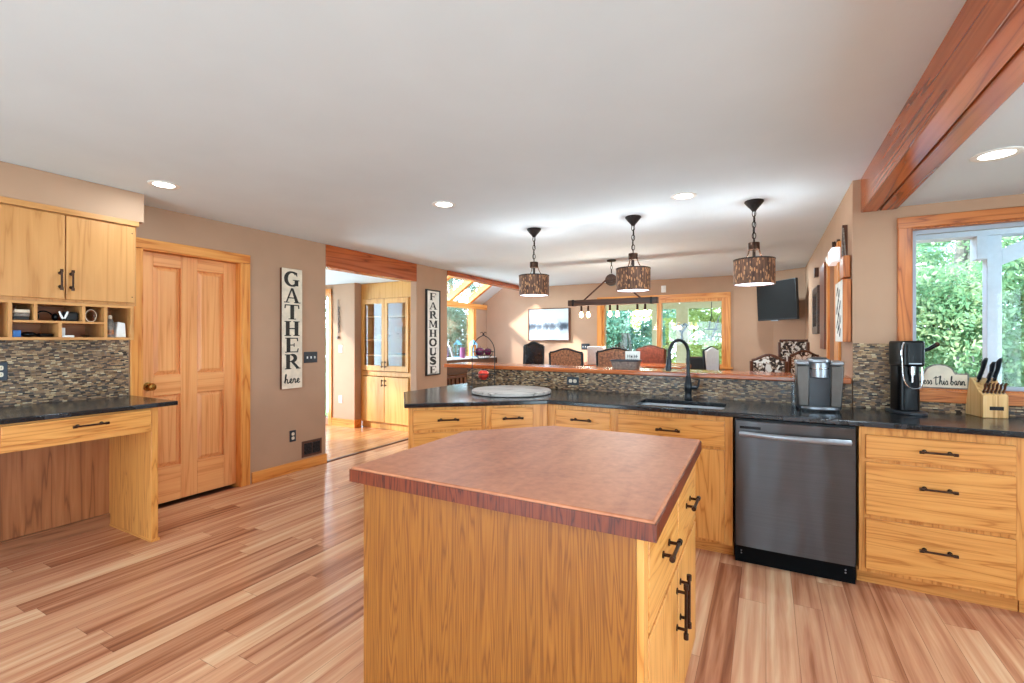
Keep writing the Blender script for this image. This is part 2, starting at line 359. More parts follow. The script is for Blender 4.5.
M['porch'] = plain('pale_porch_paint', (192, 178, 138), .7, var=.02); M['siding'] = plain('white_post_paint', (168, 178, 190), .6, var=.02)
def shadeskin():
    t = NT('pierced_bark_shade'); v = t.coord((62, 62, 21)); q = t.n('ShaderNodeTexVoronoi'); q.inputs['Scale'].default_value = 1; t.l(v, q.inputs['Vector'])
    f = t.noise(t.coord((60, 60, 8)), 1, 3); col = t.ramp(f, [(.3, (66, 42, 32)), (.6, (112, 76, 56)), (.8, (140, 102, 80))])
    hole = t.math('LESS_THAN', q.outputs['Distance'], .33); col = t.mix(hole, col, lin((172, 122, 84)))
    t.l(col, t.b.inputs['Emission Color']); t.l(t.math('MULTIPLY', hole, .10), t.b.inputs['Emission Strength'])   # lamplight through the pierced holes
    return t.set(.6, 0, .3, 0, col)
M['shade'] = shadeskin()
def pictures():
    t = NT('snowy_landscape_print'); sx = t.n('ShaderNodeSeparateXYZ'); tc = t.n('ShaderNodeTexCoord'); t.l(tc.outputs['Object'], sx.inputs[0])
    f = t.noise(t.coord((9, 1, 4.5)), 1, 4, .6); band = t.math('SUBTRACT', 1, t.math('MULTIPLY', t.math('ABSOLUTE', t.math('SUBTRACT', sx.outputs[2], .27)), 5.5))
    k = t.math('MULTIPLY', t.math('MAXIMUM', band, 0), f)
    return t.set(.6, 0, .3, 0, t.ramp(k, [(.06, (196, 206, 210)), (.26, (172, 184, 192)), (.36, (104, 116, 128)), (.5, (66, 72, 82))]))
M['print'] = pictures()
# ------------------------------------------------------------------ room shell
H = 2.41
struct('floor', MB().box(-4.29, 3.1, -3.3, 8.75, -.1, 0), M['plank_floor'])
struct('floor_passage', MB().box(-6.6, -4.29, 2.6, 8.75, -.1, -.002), M['hall_floor'])
struct('trim_threshold', MB().box(-4.315, -4.27, 3.58, 5.08, 0, .008), M['brownwood'])
struct('ceiling', MB().prism([(-4.42, -3.3), (.545, -3.3), (.545, 3.8), (.6, 3.8), (.6, 8.75), (-4.42, 8.75)], H, H + .15), M['ceil'])
struct('ceiling_window_side', MB().box(.72, 3.1, -3.3, 3.9, 2.205, 2.56), M['ceil'])
b_ = thing('ceiling_beam', 'long reddish wooden double beam dividing the two ceilings', 'beam', (.545, 0, 2.19)); b_['kind'] = 'structure'
MB().box(0, .092, -3.2, 3.795, 0, .36).build('plank', M['beam'], b_, bevel=.006); MB().box(.098, .190, -3.2, 3.795, 0, .36).build('plank', M['beam'], b_, bevel=.006)
def wallx(name, x0, x1, outline, holes=(), mat='wall'): return struct(name, MB().prism(outline, x0, x1, 'x', holes), M[mat], smooth=False)
def wally(name, y0, y1, outline, holes=(), mat='wall'): return struct(name, MB().prism(outline, y0, y1, 'y', holes), M[mat], smooth=False)
def rect(a0, a1, b0, b1): return [(a0, b0), (a1, b0), (a1, b1), (a0, b1)]
# left wall (door opening, passage opening, header over the sunroom opening)
wallx('wall_left', -4.42, -4.27, [(-3.3, 0), (1.836, 0), (1.836, 2.09), (2.634, 2.09), (2.634, 0), (3.58, 0), (3.58, H), (-3.3, H)])
wallx('wall_farmhouse', -4.37, -4.27, rect(5.11, 5.82, 0, H))
struct('trim_header', MB().box(-4.42, -4.262, 3.58, 5.11, 2.16, H - .002), M['beam'], bevel=.004)
struct('trim_sunroom_header', MB().box(-4.40, -4.25, 5.825, 8.52, 2.335, H - .002), M['beam'], bevel=.004)
struct('wall_soffit', MB().box(-4.268, -3.95, -3.2, 1.722, 2.203, H - .002), M['wall'], smooth=False)
struct('baseboard_left', MB().box(-4.269, -4.252, 2.73, 3.585, 0, .105), M['casing_y'], bevel=.003)
# window wall on the right and the side wall of the dining room
wally('wall_window', 3.80, 3.96, rect(.503, 3.1, 0, 2.56), [rect(.80, 2.45, 1.045, 2.065)])
wallx('wall_dining_side', .503, .66, rect(3.96, 8.3, 0, H), [rect(4.42, 5.05, .0 + .001, 2.03)])
wally('wall_far', 8.53, 8.68, rect(-5.36, -.45, 0, 2.75), [rect(-2.70, -.60, .90, 2.05)])
def slantwall(name, p, q, th=.14):
    d = Vector((q[0] - p[0], q[1] - p[1])); n = Vector((-d.y, d.x)).normalized() * th
    return struct(name, MB().prism([p, q, (q[0] + n.x, q[1] + n.y), (p[0] + n.x, p[1] + n.y)], 0, H), M['wall'], smooth=False)
slantwall('wall_corner', (-.47, 8.53), (.10, 8.33)); slantwall('wall_television', (.10, 8.33), (.53, 8.03))
wally('wall_back', -3.3, -3.2, rect(-4.42, 3.1, 0, 2.56), [rect(-3.65, -.45, .001, 2.12), rect(.0, .15, .05, 2.12), rect(.80, .95, .05, 2.12)])
wallx('wall_right', 3.0, 3.1, rect(-3.3, 3.96, 0, 2.56), [rect(-2.1, 1.1, .001, 2.12), rect(1.8, 2.7, 1.1, 2.0)])
d = thing('added_door_5', 'added wide glazed patio door in the right wall for daylight', 'door', (3.05, -2.1, 0), PI / 2); d['kind'] = 'structure'  # unseen patio door added to let in more daylight
fb = MB()
for x in (0, 1.05, 2.10, 3.14): fb.box(x, x + .06, -.04, .04, 0, 2.12)
fb.box(.06, 3.14, -.04, .04, 0, .06); fb.box(.06, 3.14, -.04, .04, 2.06, 2.12); fb.build('frame', M['casing'], d)
MB().box(.06, 3.14, -.004, .004, .06, 2.06).build('pane', M['glass'], d)
d = thing('added_window_5', 'added side window in the right wall for daylight, outside the view', 'window', (3.05, 1.8, 1.1), PI / 2); d['kind'] = 'structure'  # unseen window added to brighten the right side of the kitchen
MB().box(0, .05, -.04, .04, 0, .9).box(.85, .9, -.04, .04, 0, .9).box(.05, .85, -.04, .04, 0, .05).box(.05, .85, -.04, .04, .85, .9).build('frame', M['casing'], d)
MB().box(.05, .85, -.004, .004, .05, .85).build('pane', M['glass'], d)
struct('floor_light_block', MB().box(-4.9, -4.29, 1.6, 2.599, -.1, -.003), M['brownwood'])  # unseen box added behind the door to block light leaking under it
struct('wall_light_block', MB().box(-4.9, -4.8, 1.6, 2.49, 0, 2.2).box(-4.8, -4.42, 1.6, 1.7, 0, 2.2), M['wall'])
struct('ceiling_light_block', MB().box(-4.9, -4.42, 1.6, 2.5, 2.2, 2.25), M['wall'])
# unseen glazed door added behind the camera for fill daylight
d = thing('added_door_4', 'added wide glazed patio door behind the camera for fill daylight', 'door', (-3.65, -3.25, 0)); d['kind'] = 'structure'
fb = MB()
for x in (0, 1.03, 2.10, 3.14): fb.box(x, x + .06, -.04, .04, 0, 2.12)
fb.box(.06, 3.14, -.04, .04, 0, .06); fb.box(.06, 3.14, -.04, .04, 2.06, 2.12); fb.build('frame', M['casing'], d)
MB().box(.06, 3.14, -.004, .004, .06, 2.06).build('pane', M['glass'], d)
d = thing('added_door_6', 'added entry door behind the camera, two slim sidelights placed for reflections', 'door', (0, -3.2, 0)); d['kind'] = 'structure'  # unseen entry door, sidelights placed to streak the dishwasher front
MB().box(.22, .73, .0, .03, .02, 2.08).build('slab', M['fir'], d, bevel=.004)
for x in (0, .80): MB().box(x, x + .15, -.05, -.045, .05, 2.12).build('sidelight', M['glass'], d)
# kitchen window
w = thing('window_1', 'wide kitchen picture window in reddish wood casing', 'window', (.80, 3.80, 1.06)); w['kind'] = 'structure'
MB().box(-.065, .004, -.022, .0, -.078, 1.06).box(1.646, 1.715, -.022, 0, -.078, 1.06).build('casing', M['win_wood'], w, bevel=.004)
MB().box(-.068, 1.718, -.024, .0, 1.000, 1.07).box(-.068, 1.718, -.024, .0, -.085, -.012).build('casing', M['win_wood_x'], w, bevel=.004)
MB().box(0, .012, .0, .13, -.015, 1.005).box(1.638, 1.65, 0, .13, -.015, 1.005).box(.012, 1.638, 0, .13, .993, 1.005).box(.012, 1.638, 0, .13, -.014, -.003).build('jamb', M['win_wood'], w)
MB().box(.012, .04, .05, .09, -.003, .993).box(1.61, 1.638, .05, .09, -.003, .993).box(.04, 1.61, .05, .09, .968, .993).box(.04, 1.61, .05, .09, -.003, .02).build('sash', M['siding'], w)
MB().box(.04, 1.61, .066, .072, .02, .968).build('pane', M['glass'], w)
# dining window
w = thing('window_2', 'oak framed dining window of two lights looking onto the porch', 'window', (-2.70, 8.53, .90)); w['kind'] = 'structure'
MB().box(-.09, 0, -.02, 0, -.06, 1.20).box(2.10, 2.19, -.02, 0, -.06, 1.20).build('casing', M['casing'], w, bevel=.003)
MB().box(-.09, 2.19, -.022, 0, 1.15, 1.24).box(-.12, 2.22, -.05, .02, -.03, .0).build('casing', M['casing_x'], w, bevel=.003)
MB().box(0, .05, 0, .12, 0, 1.15).box(2.05, 2.10, 0, .12, 0, 1.15).box(1.0, 1.08, 0, .12, 0, 1.15).box(.05, 1.0, .0, .12, 1.10, 1.15).box(1.08, 2.05, .0, .12, 1.10, 1.15).box(.05, 1.0, .0, .12, 0, .04).box(1.08, 2.05, .0, .12, 0, .04).build('frame', M['casing'], w)
MB().box(.05, 1.0, .05, .056, .04, 1.10).build('pane', M['glass'], w); MB().box(1.08, 2.05, .05, .056, .04, 1.10).build('pane', M['glass'], w)
# passage behind the left wall
wally('wall_passage', 5.20, 5.34, rect(-6.6, -5.56, 0, 2.3), [rect(-6.42, -6.12, .10, 2.06)]); wally('wall_passage_near', 2.5, 2.72, rect(-6.6, -4.42, 0, 2.3))
wally('wall_sunroom_partition', 5.80, 5.92, rect(-5.54, -4.42, 0, 2.75))
wallx('wall_passage_outer', -6.6, -6.45, rect(2.5, 5.34, 0, 2.3), [rect(3.2, 5.12, .12, 2.10)])
struct('ceiling_passage', MB().box(-6.6, -4.42, 2.5, 5.92, 2.225, 2.34), M['ceil'])
struct('baseboard_passage', MB().box(-6.05, -5.56, 5.183, 5.20, -.002, .12).box(-5.56, -5.543, 5.183, 5.335, -.002, .12), M['casing_x'])
w = thing('window_3', 'tall oak framed glazed door at the end of the passage', 'window', (-6.45, 3.2, .12)); w['kind'] = 'structure'
MB().box(-.0, .018, -.07, 0, -.12, 2.05).box(-.0, .018, 1.92, 1.975, -.12, 2.05).box(0, .018, -.07, 1.975, 1.98, 2.06).box(-.12, 0, 0, .04, 0, 1.98).box(-.12, 0, 1.88, 1.92, 0, 1.98).box(-.12, 0, .94, .99, 0, 1.98).build('frame', M['casing'], w)
MB().box(-.075, -.069, .04, .94, 0, 1.98).box(-.075, -.069, .99, 1.88, 0, 1.98).build('pane', M['glass'], w)
w = thing('window_6', 'slim oak framed sidelight in the passage wall beside the doorway', 'window', (-6.42, 5.20, .10)); w['kind'] = 'structure'
MB().box(.30, .37, -.02, 0, -.10, 2.04).box(-.03, .37, -.022, 0, 1.96, 2.06).box(-.03, 0, -.02, 0, -.10, 1.96).box(.28, .30, 0, .12, 0, 1.96).build('frame', M['casing'], w)
MB().box(0, .28, .05, .056, 0, 1.96).build('pane', M['glass'], w)
# sunroom with sloped glazing
wallx('wall_sunroom', -5.36, -5.22, rect(5.92, 8.53, 0, .98), mat='wall')
wallx('wall_sunroom_corner', -5.36, -5.22, rect(8.12, 8.53, .98, 2.05))
w = thing('window_4', 'sunroom window wall of pale oak posts with sloped glass roof', 'window', (-5.29, 5.92, .98)); w['kind'] = 'structure'
fb = MB()
for y in (0, 1.02, 2.10): fb.box(-.06, .07, y, y + .10, 0, 1.0)
fb.build('post', M['casing'], w)
MB().box(-.09, .30, 0, 2.61, -.03, .02).build('sill', M['white'], w)
MB().box(-.07, .08, 0, 2.61, 1.0, 1.10).build('eave_beam', M['casing_y'], w)
MB().box(-.02, -.014, .10, 2.10, .02, 1.0).build('pane', M['glass'], w)
sl = (H + .34 - 2.08) / (1.02)                                   # the roof climbs from the eave to the house wall
def slope_box(y0, y1, t0, t1):
    m = MB(); A = (-.07, 1.10); B = (.93, 1.10 + sl); m.prism([(A[0], A[1] + t0), (B[0], B[1] + t0), (B[0], B[1] + t1), (A[0], A[1] + t1)], y0, y1, 'y'); return m
for y in (0, .70, 1.42, 2.10): slope_box(y, y + .09, -.0, .12).build('rafter', M['casing_y'], w)
slope_box(.09, 2.10, .08, .088).build('roof_pane', M['glass'], w)
slope_box(2.19, 2.61, .0, .12).build('roof_panel', M['ceil'], w)
struct('trim_sunroom_shelf', MB().box(-5.22, -4.95, 6.0, 8.5, .72, .98), M['brownwood_x'])
# six-panel style four panel door on the left wall
d = thing('door_1', 'closed reddish fir panel door on the left wall', 'door', (-4.27, 1.85, 0), PI / 2); d['kind'] = 'structure'
MB().box(-.085, -.012, -.02, 0, 0, 2.065).box(.782, .86, -.02, 0, 0, 2.065).build('casing', M['casing'], d, bevel=.004)
MB().box(-.085, .86, -.022, 0, 2.068, 2.147).build('casing', M['casing_x'], d, bevel=.004)
MB().box(-.012, .0, -.015, .14, 0, 2.063).box(.77, .782, -.015, .14, 0, 2.063).build('jamb', M['casing'], d)
MB().box(-.012, .782, -.015, .14, 2.063, 2.075).build('jamb', M['casing_x'], d)
sb = MB(); ST = [(0, .102), (.30, .434), (.656, .77)]; DY = .026
pn = [(.102, .30, 1.07, 1.955), (.434, .656, 1.07, 1.955), (.102, .30, .315, .905), (.434, .656, .315, .905)]
for x0, x1 in ST: sb.box(x0 + .002, x1 - .002, .03 + DY, .07 + DY, .025, 2.06)
sb.build('stile', M['fir'], d, bevel=.004)
rb = MB()
for z0, z1 in ((.025, .315), (.905, 1.07), (1.955, 2.06)):
    for x0, x1 in ((.100, .302), (.432, .658)): rb.box(x0, x1, .0303 + DY, .07 + DY, z0, z1)
rb.build('rail', M['fir_h'], d, bevel=.003)
for x0, x1, z0, z1 in pn:
    m = MB(); o = .035; m.box(x0, x1, .055 + DY, .066 + DY, z0, z1)
    m.rings([[(x0 + .004, .055 + DY, z0 + .004), (x1 - .004, .055 + DY, z0 + .004), (x1 - .004, .055 + DY, z1 - .004), (x0 + .004, .055 + DY, z1 - .004)], [(x0 + o, .037 + DY, z0 + o), (x1 - o, .037 + DY, z0 + o), (x1 - o, .037 + DY, z1 - o), (x0 + o, .037 + DY, z1 - o)]])
    m.build('panel', M['fir'], d, smooth=False)
kn = MB()
for (r0, y0), (r1, y1) in zip([(.034, .029), (.034, .022), (.014, .018), (.012, -.012), (.026, -.022), (.031, -.038), (.024, -.054)], [(.034, .022), (.014, .018), (.012, -.012), (.026, -.022), (.031, -.038), (.024, -.054), (.004, -.058)]):
    kn.cyl((.06, y0 + DY, .985), (.06, y1 + DY, .985), r0, r1, 20)
kn.build('door_knob', M['brass'], d)
# door in the dining room's side wall
d = thing('door_2', 'pale wooden door in the side wall of the dining room', 'door', (.503, 5.05, 0), -PI / 2); d['kind'] = 'structure'
MB().box(-.09, 0, -.02, 0, 0, 2.03).box(.63, .72, -.02, 0, 0, 2.03).box(-.09, .72, -.022, 0, 2.03, 2.11).build('casing', M['casing'], d, bevel=.003)
MB().box(0, .63, .03, .07, .01, 2.03).build('slab', M['fir'], d)
# ------------------------------------------------------------------ handles, fronts, cabinets
def pull_mesh(L=.14, vertical=False, off=.03, r=.0055):
    m = MB(); h = L / 2
    if vertical:
        m.tube([(0, -off, -h), (0, -off, h)], r, 10); m.cyl((0, -off, -h - .006), (0, -off, -h + .012), r * 1.5); m.cyl((0, -off, h - .012), (0, -off, h + .006), r * 1.5)
        for s_ in (-1, 1): m.cyl((0, 0, s_ * h * .72), (0, -off, s_ * h * .72), r * .9); m.cyl((0, 0, s_ * h * .72), (0, -.004, s_ * h * .72), r * 1.9)
    else:
        m.tube([(-h, -off, 0), (h, -off, 0)], r, 10); m.cyl((-h - .006, -off, 0), (-h + .012, -off, 0), r * 1.5); m.cyl((h - .012, -off, 0), (h + .006, -off, 0), r * 1.5)
        for s_ in (-1, 1): m.cyl((s_ * h * .72, 0, 0), (s_ * h * .72, -off, 0), r * .9); m.cyl((s_ * h * .72, 0, 0), (s_ * h * .72, -.004, 0), r * 1.9)
    return m
def front(root, kind, x0, x1, z0, z1, mat, hx=None, hz=None, L=.14, th=.019, vertical=False, y=0.0, handle=True, proud=0):
    o = MB().box(x0, x1, y - th, y, z0, z1).build(kind, mat, root, bevel=.0035)
    if handle:
        p = pull_mesh(L, vertical).build('handle', M['bronze'], o)
        p.location = ((x0 + x1) / 2 if hx is None else hx, y - th, (z0 + z1) / 2 if hz is None else hz)
    return o
def base_cabinet(name, label, loc, rot, w, fronts, depth=.60, inner=.885, top=.885):
    t = thing(name, label, 'cabinet', loc, rot, 'oak base cabinets')
    MB().box(0, w, 0.019, depth, .085, inner).build('carcass', M['oak_v'], t)
    MB().box(0, w, 0, .019, .085, top).build('face_frame', M['oak_v'], t, bevel=.001)
    MB().box(0, w, .07, .11, 0, .085).build('toe_kick', M['oak_h'], t)
    for f in fronts: front(t, *f[:5], **f[5])
    return t
YF = 3.20
dr = dict(mat=M['oak_h'])
drawer_cab = base_cabinet('drawer_cabinet', 'oak base cabinet of three wide drawers right of the dishwasher', (.452, YF, 0), 0, .655,
    [('drawer', .028, .622, .712, .842, dict(mat=M['oak_h'])), ('drawer', .028, .622, .405, .693, dict(mat=M['oak_h'], hz=.585)), ('drawer', .028, .622, .108, .384, dict(mat=M['oak_h'], hz=.265))], .58)
dup(drawer_cab, (1.112, YF, 0), None, 'oak base cabinet at the far right end of the window run')
base_cabinet('sink_cabinet', 'oak base cabinet under the sink with wide false drawer front', (-.925, YF, 0), 0, .745,
    [('drawer_front', .03, .70, .692, .852, dict(mat=M['oak_h'])), ('door', .03, .36, .105, .672, dict(mat=M['oak_v'], hx=.33, hz=.60, vertical=True)), ('door', .37, .70, .105, .672, dict(mat=M['oak_v'], hx=.40, hz=.60, vertical=True, handle=False))], .56, .69)
base_cabinet('narrow_cabinet', 'narrow oak base cabinet left of the sink, drawer above door', (-1.405, YF, 0), 0, .478,
    [('drawer', .052, .455, .725, .852, dict(mat=M['oak_h'])), ('door', .052, .455, .105, .705, dict(mat=M['oak_v'], hx=.41, hz=.63, vertical=True))], .56)
RA = math.atan2(.667, .787)
pA = Vector((-2.199, 2.545)); ux = Vector((math.cos(RA), math.sin(RA)))
base_cabinet('peninsula_cabinet', 'oak cabinet at the open end of the angled peninsula, stacked drawers', (pA.x, pA.y, 0), RA, .545,
    [('drawer', .035, .515, .725, .865, dict(mat=M['oak_h'])), ('drawer', .035, .515, .42, .705, dict(mat=M['oak_h'])), ('drawer', .035, .515, .105, .40, dict(mat=M['oak_h']))], .55)
MB().box(-.03, -.0005, .012, .30, .085, .885).build('filler_strip', M['oak_v'], bpy.data.objects['narrow_cabinet'])
q = pA + ux * .549
base_cabinet('corner_cabinet', 'slim oak cabinet beside the bend of the peninsula worktop', (q.x, q.y, 0), RA, .46,
    [('drawer', .035, .345, .715, .865, dict(mat=M['oak_h'])), ('door', .035, .345, .105, .695, dict(mat=M['oak_v'], hx=.31, hz=.62, vertical=True))], .45)
# dishwasher
t = thing('dishwasher', 'black stainless dishwasher under the granite worktop', 'dishwasher', (-.168, 3.16, 0))
MB().box(.0, .606, .03, .60, .114, .878).build('tub', M['blackm'], t)
m = MB(); m.grid(lambda u, v: (.008 + u * .59, -.004 * math.sin(u * PI), .115 + v * .755), 12, 6)
dd = m.build('door', M['steel'], t); uv = dd.data.uv_layers.new(name='UVMap')
for lp in dd.data.loops: c_ = dd.data.vertices[lp.vertex_index].co; uv.data[lp.index].uv = (c_.z, c_.x)   # brushed grain runs level
MB().box(.008, .598, .0015, .03, .115, .870).build('door_edge', M['dgrey'], t, bevel=.002)
hp = [(.028 + .55 * i / 12, -.022 - .028 * math.sin(PI * i / 12), .795) for i in range(13)]
hd = MB().tube(hp, .016, 10, flat=(1.0, .45)); hd.cyl((.035, 0, .795), (.035, -.026, .795), .011); hd.cyl((.572, 0, .795), (.572, -.026, .795), .011); hd.build('handle', M['silver'], t)
MB().box(.028, .14, -.003, .001, .824, .840).build('vent_slot', M['black'], t)
MB().box(.0, .606, .045, .06, .0, .112).build('kick_plate', plain('dull_black', (9, 9, 10), .8, spec=.1), t)
for x in (.035, .56): MB().cyl((x, .045, .07), (x, .042, .07), .004).cyl((x, .045, .055), (x, .042, .055), .004).build('screw', M['silver'], t)
# worktop with the sink cut-out
bl = ((.503, 3.797), (-2.70, 4.03))                              # line of the tiled bar wall
SK = (-.80, -.24, 3.262, 3.600)
top = MB().prism([(1.9, 3.165), (-1.412, 3.165), (-2.199, 2.502), (-2.705, 3.07), (-2.705, 4.025), (.50, 3.795), (1.9, 3.795)], .885, .915, 'z', [rrect(*SK, .05)[::-1]])
tag(top.build('worktop', M['granite'], None, bevel=.006), 'long black granite worktop bending along the sink run', 'worktop')
t = thing('kitchen_sink', 'undermounted stainless sink set into the black worktop', 'sink', (-.52, 3.43, .70))
r0 = [(x + .52, y - 3.43) for x, y in rrect(SK[0] - .006, SK[1] + .006, SK[2] - .006, SK[3] + .006, .05)]; r1 = [(x * .95, y * .93) for x, y in r0]
sk = MB(); sk.rings([[(x, y, .184) for x, y in r0], [(x, y, .02) for x, y in r1], [(x * .9, y * .9, .004) for x, y in r1]], cap=False); sk.poly([(x * .9, y * .9, .0) for x, y in r1]); sk.build('basin', M['sink'], t)
MB().lathe([(.0, .006), (.04, .006), (.045, .003), (.045, .001)], (0, .02, 0)).build('drain', M['chrome'], t)
t = thing('faucet', 'tall matte black gooseneck faucet behind the sink', 'faucet', (-.508, 3.69, .915), -.72)
MB().lathe([(.030, 0), (.031, .006), (.026, .012), (.0245, .06), (.027, .065), (.027, .12), (.022, .13), (.0195, .17), (.016, .175)]).build('body', M['faucet'], t)
gp = [(0, 0, .17), (0, 0, .30)] + [(0, -.085 + .085 * math.cos(a), .345 + .095 * math.sin(a)) for a in [PI * i / 12 for i in range(13)]] + [(0, -.172, .30)]
MB().tube(gp, .0125, 12).build('spout', M['faucet'], t)
MB().tube([(0, -.171, .325), (0, -.174, .29), (0, -.178, .23), (0, -.179, .215)], [.0145, .018, .022, .020], 14).build('spray_head', M['faucet'], t)
hl = MB().cyl((.014, .012, .09), (.048, .042, .09), .014); hl.tube([(.044, .038, .09), (.052, .046, .105), (.060, .050, .155)], [.010, .008, .006], 8); hl.build('lever', M['faucet'], t)
# bar wall, tiles, bar top
bd = Vector((bl[1][0] - bl[0][0], bl[1][1] - bl[0][1])); bL = bd.length; bang = math.atan2(-bd.y, -bd.x); bo = bl[1]
def lineobj(y0, y1, z0, z1, x0=0, x1=bL): return MB().box(x0, x1, y0, y1, z0, z1)
o = struct('wall_bar', lineobj(.012, .13, 0, 1.066, 0, bL - .02), M['wall']); o.location = (bo[0], bo[1], 0); o.rotation_euler = (0, 0, bang)
o = struct('trim_bar_tile', lineobj(0, .011, .9155, 1.066, .0, bL - .004), M['mosaic_x']); o.location = (bo[0], bo[1], 0); o.rotation_euler = (0, 0, bang)
o = tag(MB().box(-.28, bL - .008, -.045, .36, 1.068, 1.106).build('bar_top', M['bar'], None, bevel=.008), 'long cherry wood breakfast bar top above the mosaic tile', 'bar top'); o.location = (bo[0], bo[1], 0); o.rotation_euler = (0, 0, bang)
struct('trim_window_tile', MB().box(.505, .772, 3.790, 3.80, .9155, 1.335).box(.772, 3.0, 3.790, 3.80, .9155, .974), M['mosaic_x'])
# ------------------------------------------------------------------ kitchen island
t = thing('kitchen_island', 'freestanding oak island cabinet in the middle of the floor', 'island', (-.285, 1.19, 0), PI / 2)
# local x runs away from the camera (world +y), local y runs to world -x
pl = [(0, .0), (.945, 0), (.945, .66), (.65, .93), (0, .93)]
MB().prism(pl, .09, .880).build('carcass', M['oak_v'], t)
MB().prism([(.01, .03), (.90, .03), (.90, .64), (.63, .90), (.01, .90)], 0, .09).build('plinth', M['oak_h'], t)
MB().box(-.012, -.001, .0, .932, .0, .880).build('end_panel', M['oak_panel'], t, bevel=.002)
MB().box(-.012, .035, -.0195, -.001, .09, .880).build('face_stile', M['oak_v'], t, bevel=.001)
for x0, x1, hx in ((.04, .485, .262), (.492, .935, .713)): front(t, 'drawer', x0, x1, .605, .865, M['oak_h'], hx=hx, hz=.74, L=.13, y=-.003)
for x0, x1, hx in ((.04, .485, .455), (.492, .935, .525)): front(t, 'door', x0, x1, .10, .592, M['oak_v'], hx=hx, hz=.46, L=.17, y=-.003, vertical=True)
m = MB().prism([(-.232, 1.145), (-.250, 2.175), (-.94, 2.175), (-1.255, 1.852), (-1.24, 1.145)], .880, .930)
io = tag(m.build('island_worktop', M['islandtop'], None, bevel=.007, segs=3), 'reddish brown wooden island top with one clipped corner', 'worktop')
IP = [(-.232, 1.145), (-.250, 2.175), (-.94, 2.175), (-1.255, 1.852), (-1.24, 1.145)]; ic = Vector((-.75, 1.66))
def grow(p, d): v = Vector(p) - ic; v = v + Vector((math.copysign(d, v.x), math.copysign(d, v.y))); v += ic; return (v.x, v.y)
MB().rings([[(*grow(p, g_), z) for p in IP] for g_, z in ((.0008, .923), (.0008, .8806), (-.004, .8806), (-.004, .923))], closed=True).build('edge_band', M['edgeband'], io, smooth=False)
# ------------------------------------------------------------------ desk on the left wall
t = thing('desk_cabinet', 'oak built-in desk base with shallow drawer and open knee space', 'desk', (-3.63, .10, 0), PI / 2)
MB().box(1.525, 1.565, 0, .62, 0, .902).build('side_panel', M['oak_v'], t, bevel=.002); MB().box(0, .04, 0, .62, 0, .902).build('side_panel', M['oak_v'], t, bevel=.002)
MB().box(1.521, 1.572, -.006, .60, 0, .018).build('shoe', M['oak_y'], t)
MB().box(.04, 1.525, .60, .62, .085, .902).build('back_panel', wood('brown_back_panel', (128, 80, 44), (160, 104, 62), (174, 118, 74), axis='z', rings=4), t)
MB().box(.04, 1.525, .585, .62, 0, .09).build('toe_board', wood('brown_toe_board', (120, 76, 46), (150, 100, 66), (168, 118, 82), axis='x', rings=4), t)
MB().box(.04, 1.525, .0, .45, .745, .902).build('apron', M['oak_h'], t)
front(t, 'drawer', .815, 1.515, .785, .893, M['oak_h'], hx=1.19, hz=.845, L=.16); front(t, 'drawer', .06, .80, .785, .893, M['oak_h'], L=.16)
tag(MB().box(-4.262, -3.595, .08, 1.772, .905, .935).build('desk_worktop', M['granite'], None, bevel=.006), 'black granite desk top along the left wall', 'worktop')
struct('trim_desk_tile', MB().box(-4.268, -4.258, .08, 1.755, .9355, 1.357), M['mosaic_y'])
# upper cabinet
t = thing('wall_cabinet', 'pale oak wall cabinet with two doors above the pigeonholes', 'cabinet', (-3.97, .885, 1.60), PI / 2)
MB().box(0, .797, 0, .295, .0, .60).build('carcass', M['maple'], t)
MB().box(-.005, .803, -.03, .29, .565, .601).build('top_trim', M['maple_h'], t, bevel=.002)
front(t, 'door', .012, .403, .018, .556, M['maple'], hx=.378, hz=.14, L=.12, vertical=True); front(t, 'door', .409, .782, .018, .556, M['maple'], hx=.433, hz=.14, L=.12, vertical=True)
for z in (.06, .51): MB().cyl((.765, -.019, z), (.765, -.021, z), .004).build('screw_cap', M['bronze'], t)
t = thing('pigeonhole_shelf', 'pale oak pigeonhole shelf under the wall cabinet', 'shelf', (-3.95, .885, 1.357), PI / 2)
cb = MB().box(0, .775, 0, .30, 0, .018).box(0, .775, 0, .30, .223, .241); cb.build('board', M['maple_h'], t, bevel=.001)
MB().box(.01, .77, .29, .30, .018, .223).build('back', wood('shaded_oak_back', (128, 72, 36), (160, 96, 52), (174, 110, 64), axis='x', rings=3), t)  # darker brown puts the shade inside the pigeonholes into the colour
for x in (0, .145, .605, .757): MB().box(x, x + .018, .0, .29, .018, .223).build('upright', M['maple'], t, bevel=.001)
MB().box(.163, .605, .003, .29, .108, .122).build('mid_shelf', M['maple_h'], t)
for x, z0, z1 in ((.258, .122, .223), (.490, .122, .223), (.372, .018, .108)): MB().box(x, x + .016, .003, .29, z0, z1).build('divider', M['maple'], t)
GZ = 1.357; GP = 'odds and ends in the pigeonholes'
def cub(x, y): return (-3.95 - y, .885 + x)
def solo(name, m, mat, label, cat, loc, rot=0, group=None, **k):
    o = m.build(name, mat, None, **k); o.location = loc; o.rotation_euler = (0, 0, rot); return tag(o, label, cat, group)
for i, (c, lab) in enumerate(((M['blackm'], 'black flat case at the bottom of the pigeonhole stack'), (M['stone'], 'grey flat case in the middle of the pigeonhole stack'), (M['cream'], 'cream flat case on top of the pigeonhole stack'))):
    solo('flat_case', MB().box(-.036, .036, -.05, .05, 0, .021), c, lab, 'case', (*cub(.208, .075), GZ + .1225 + .022 * i), PI / 2 + .06 * i, GP, bevel=.004)
t = thing('headphones', 'black headphones lying in the long upper pigeonhole', 'headphones', (*cub(.33, .07), GZ + .1225), PI / 2, GP)
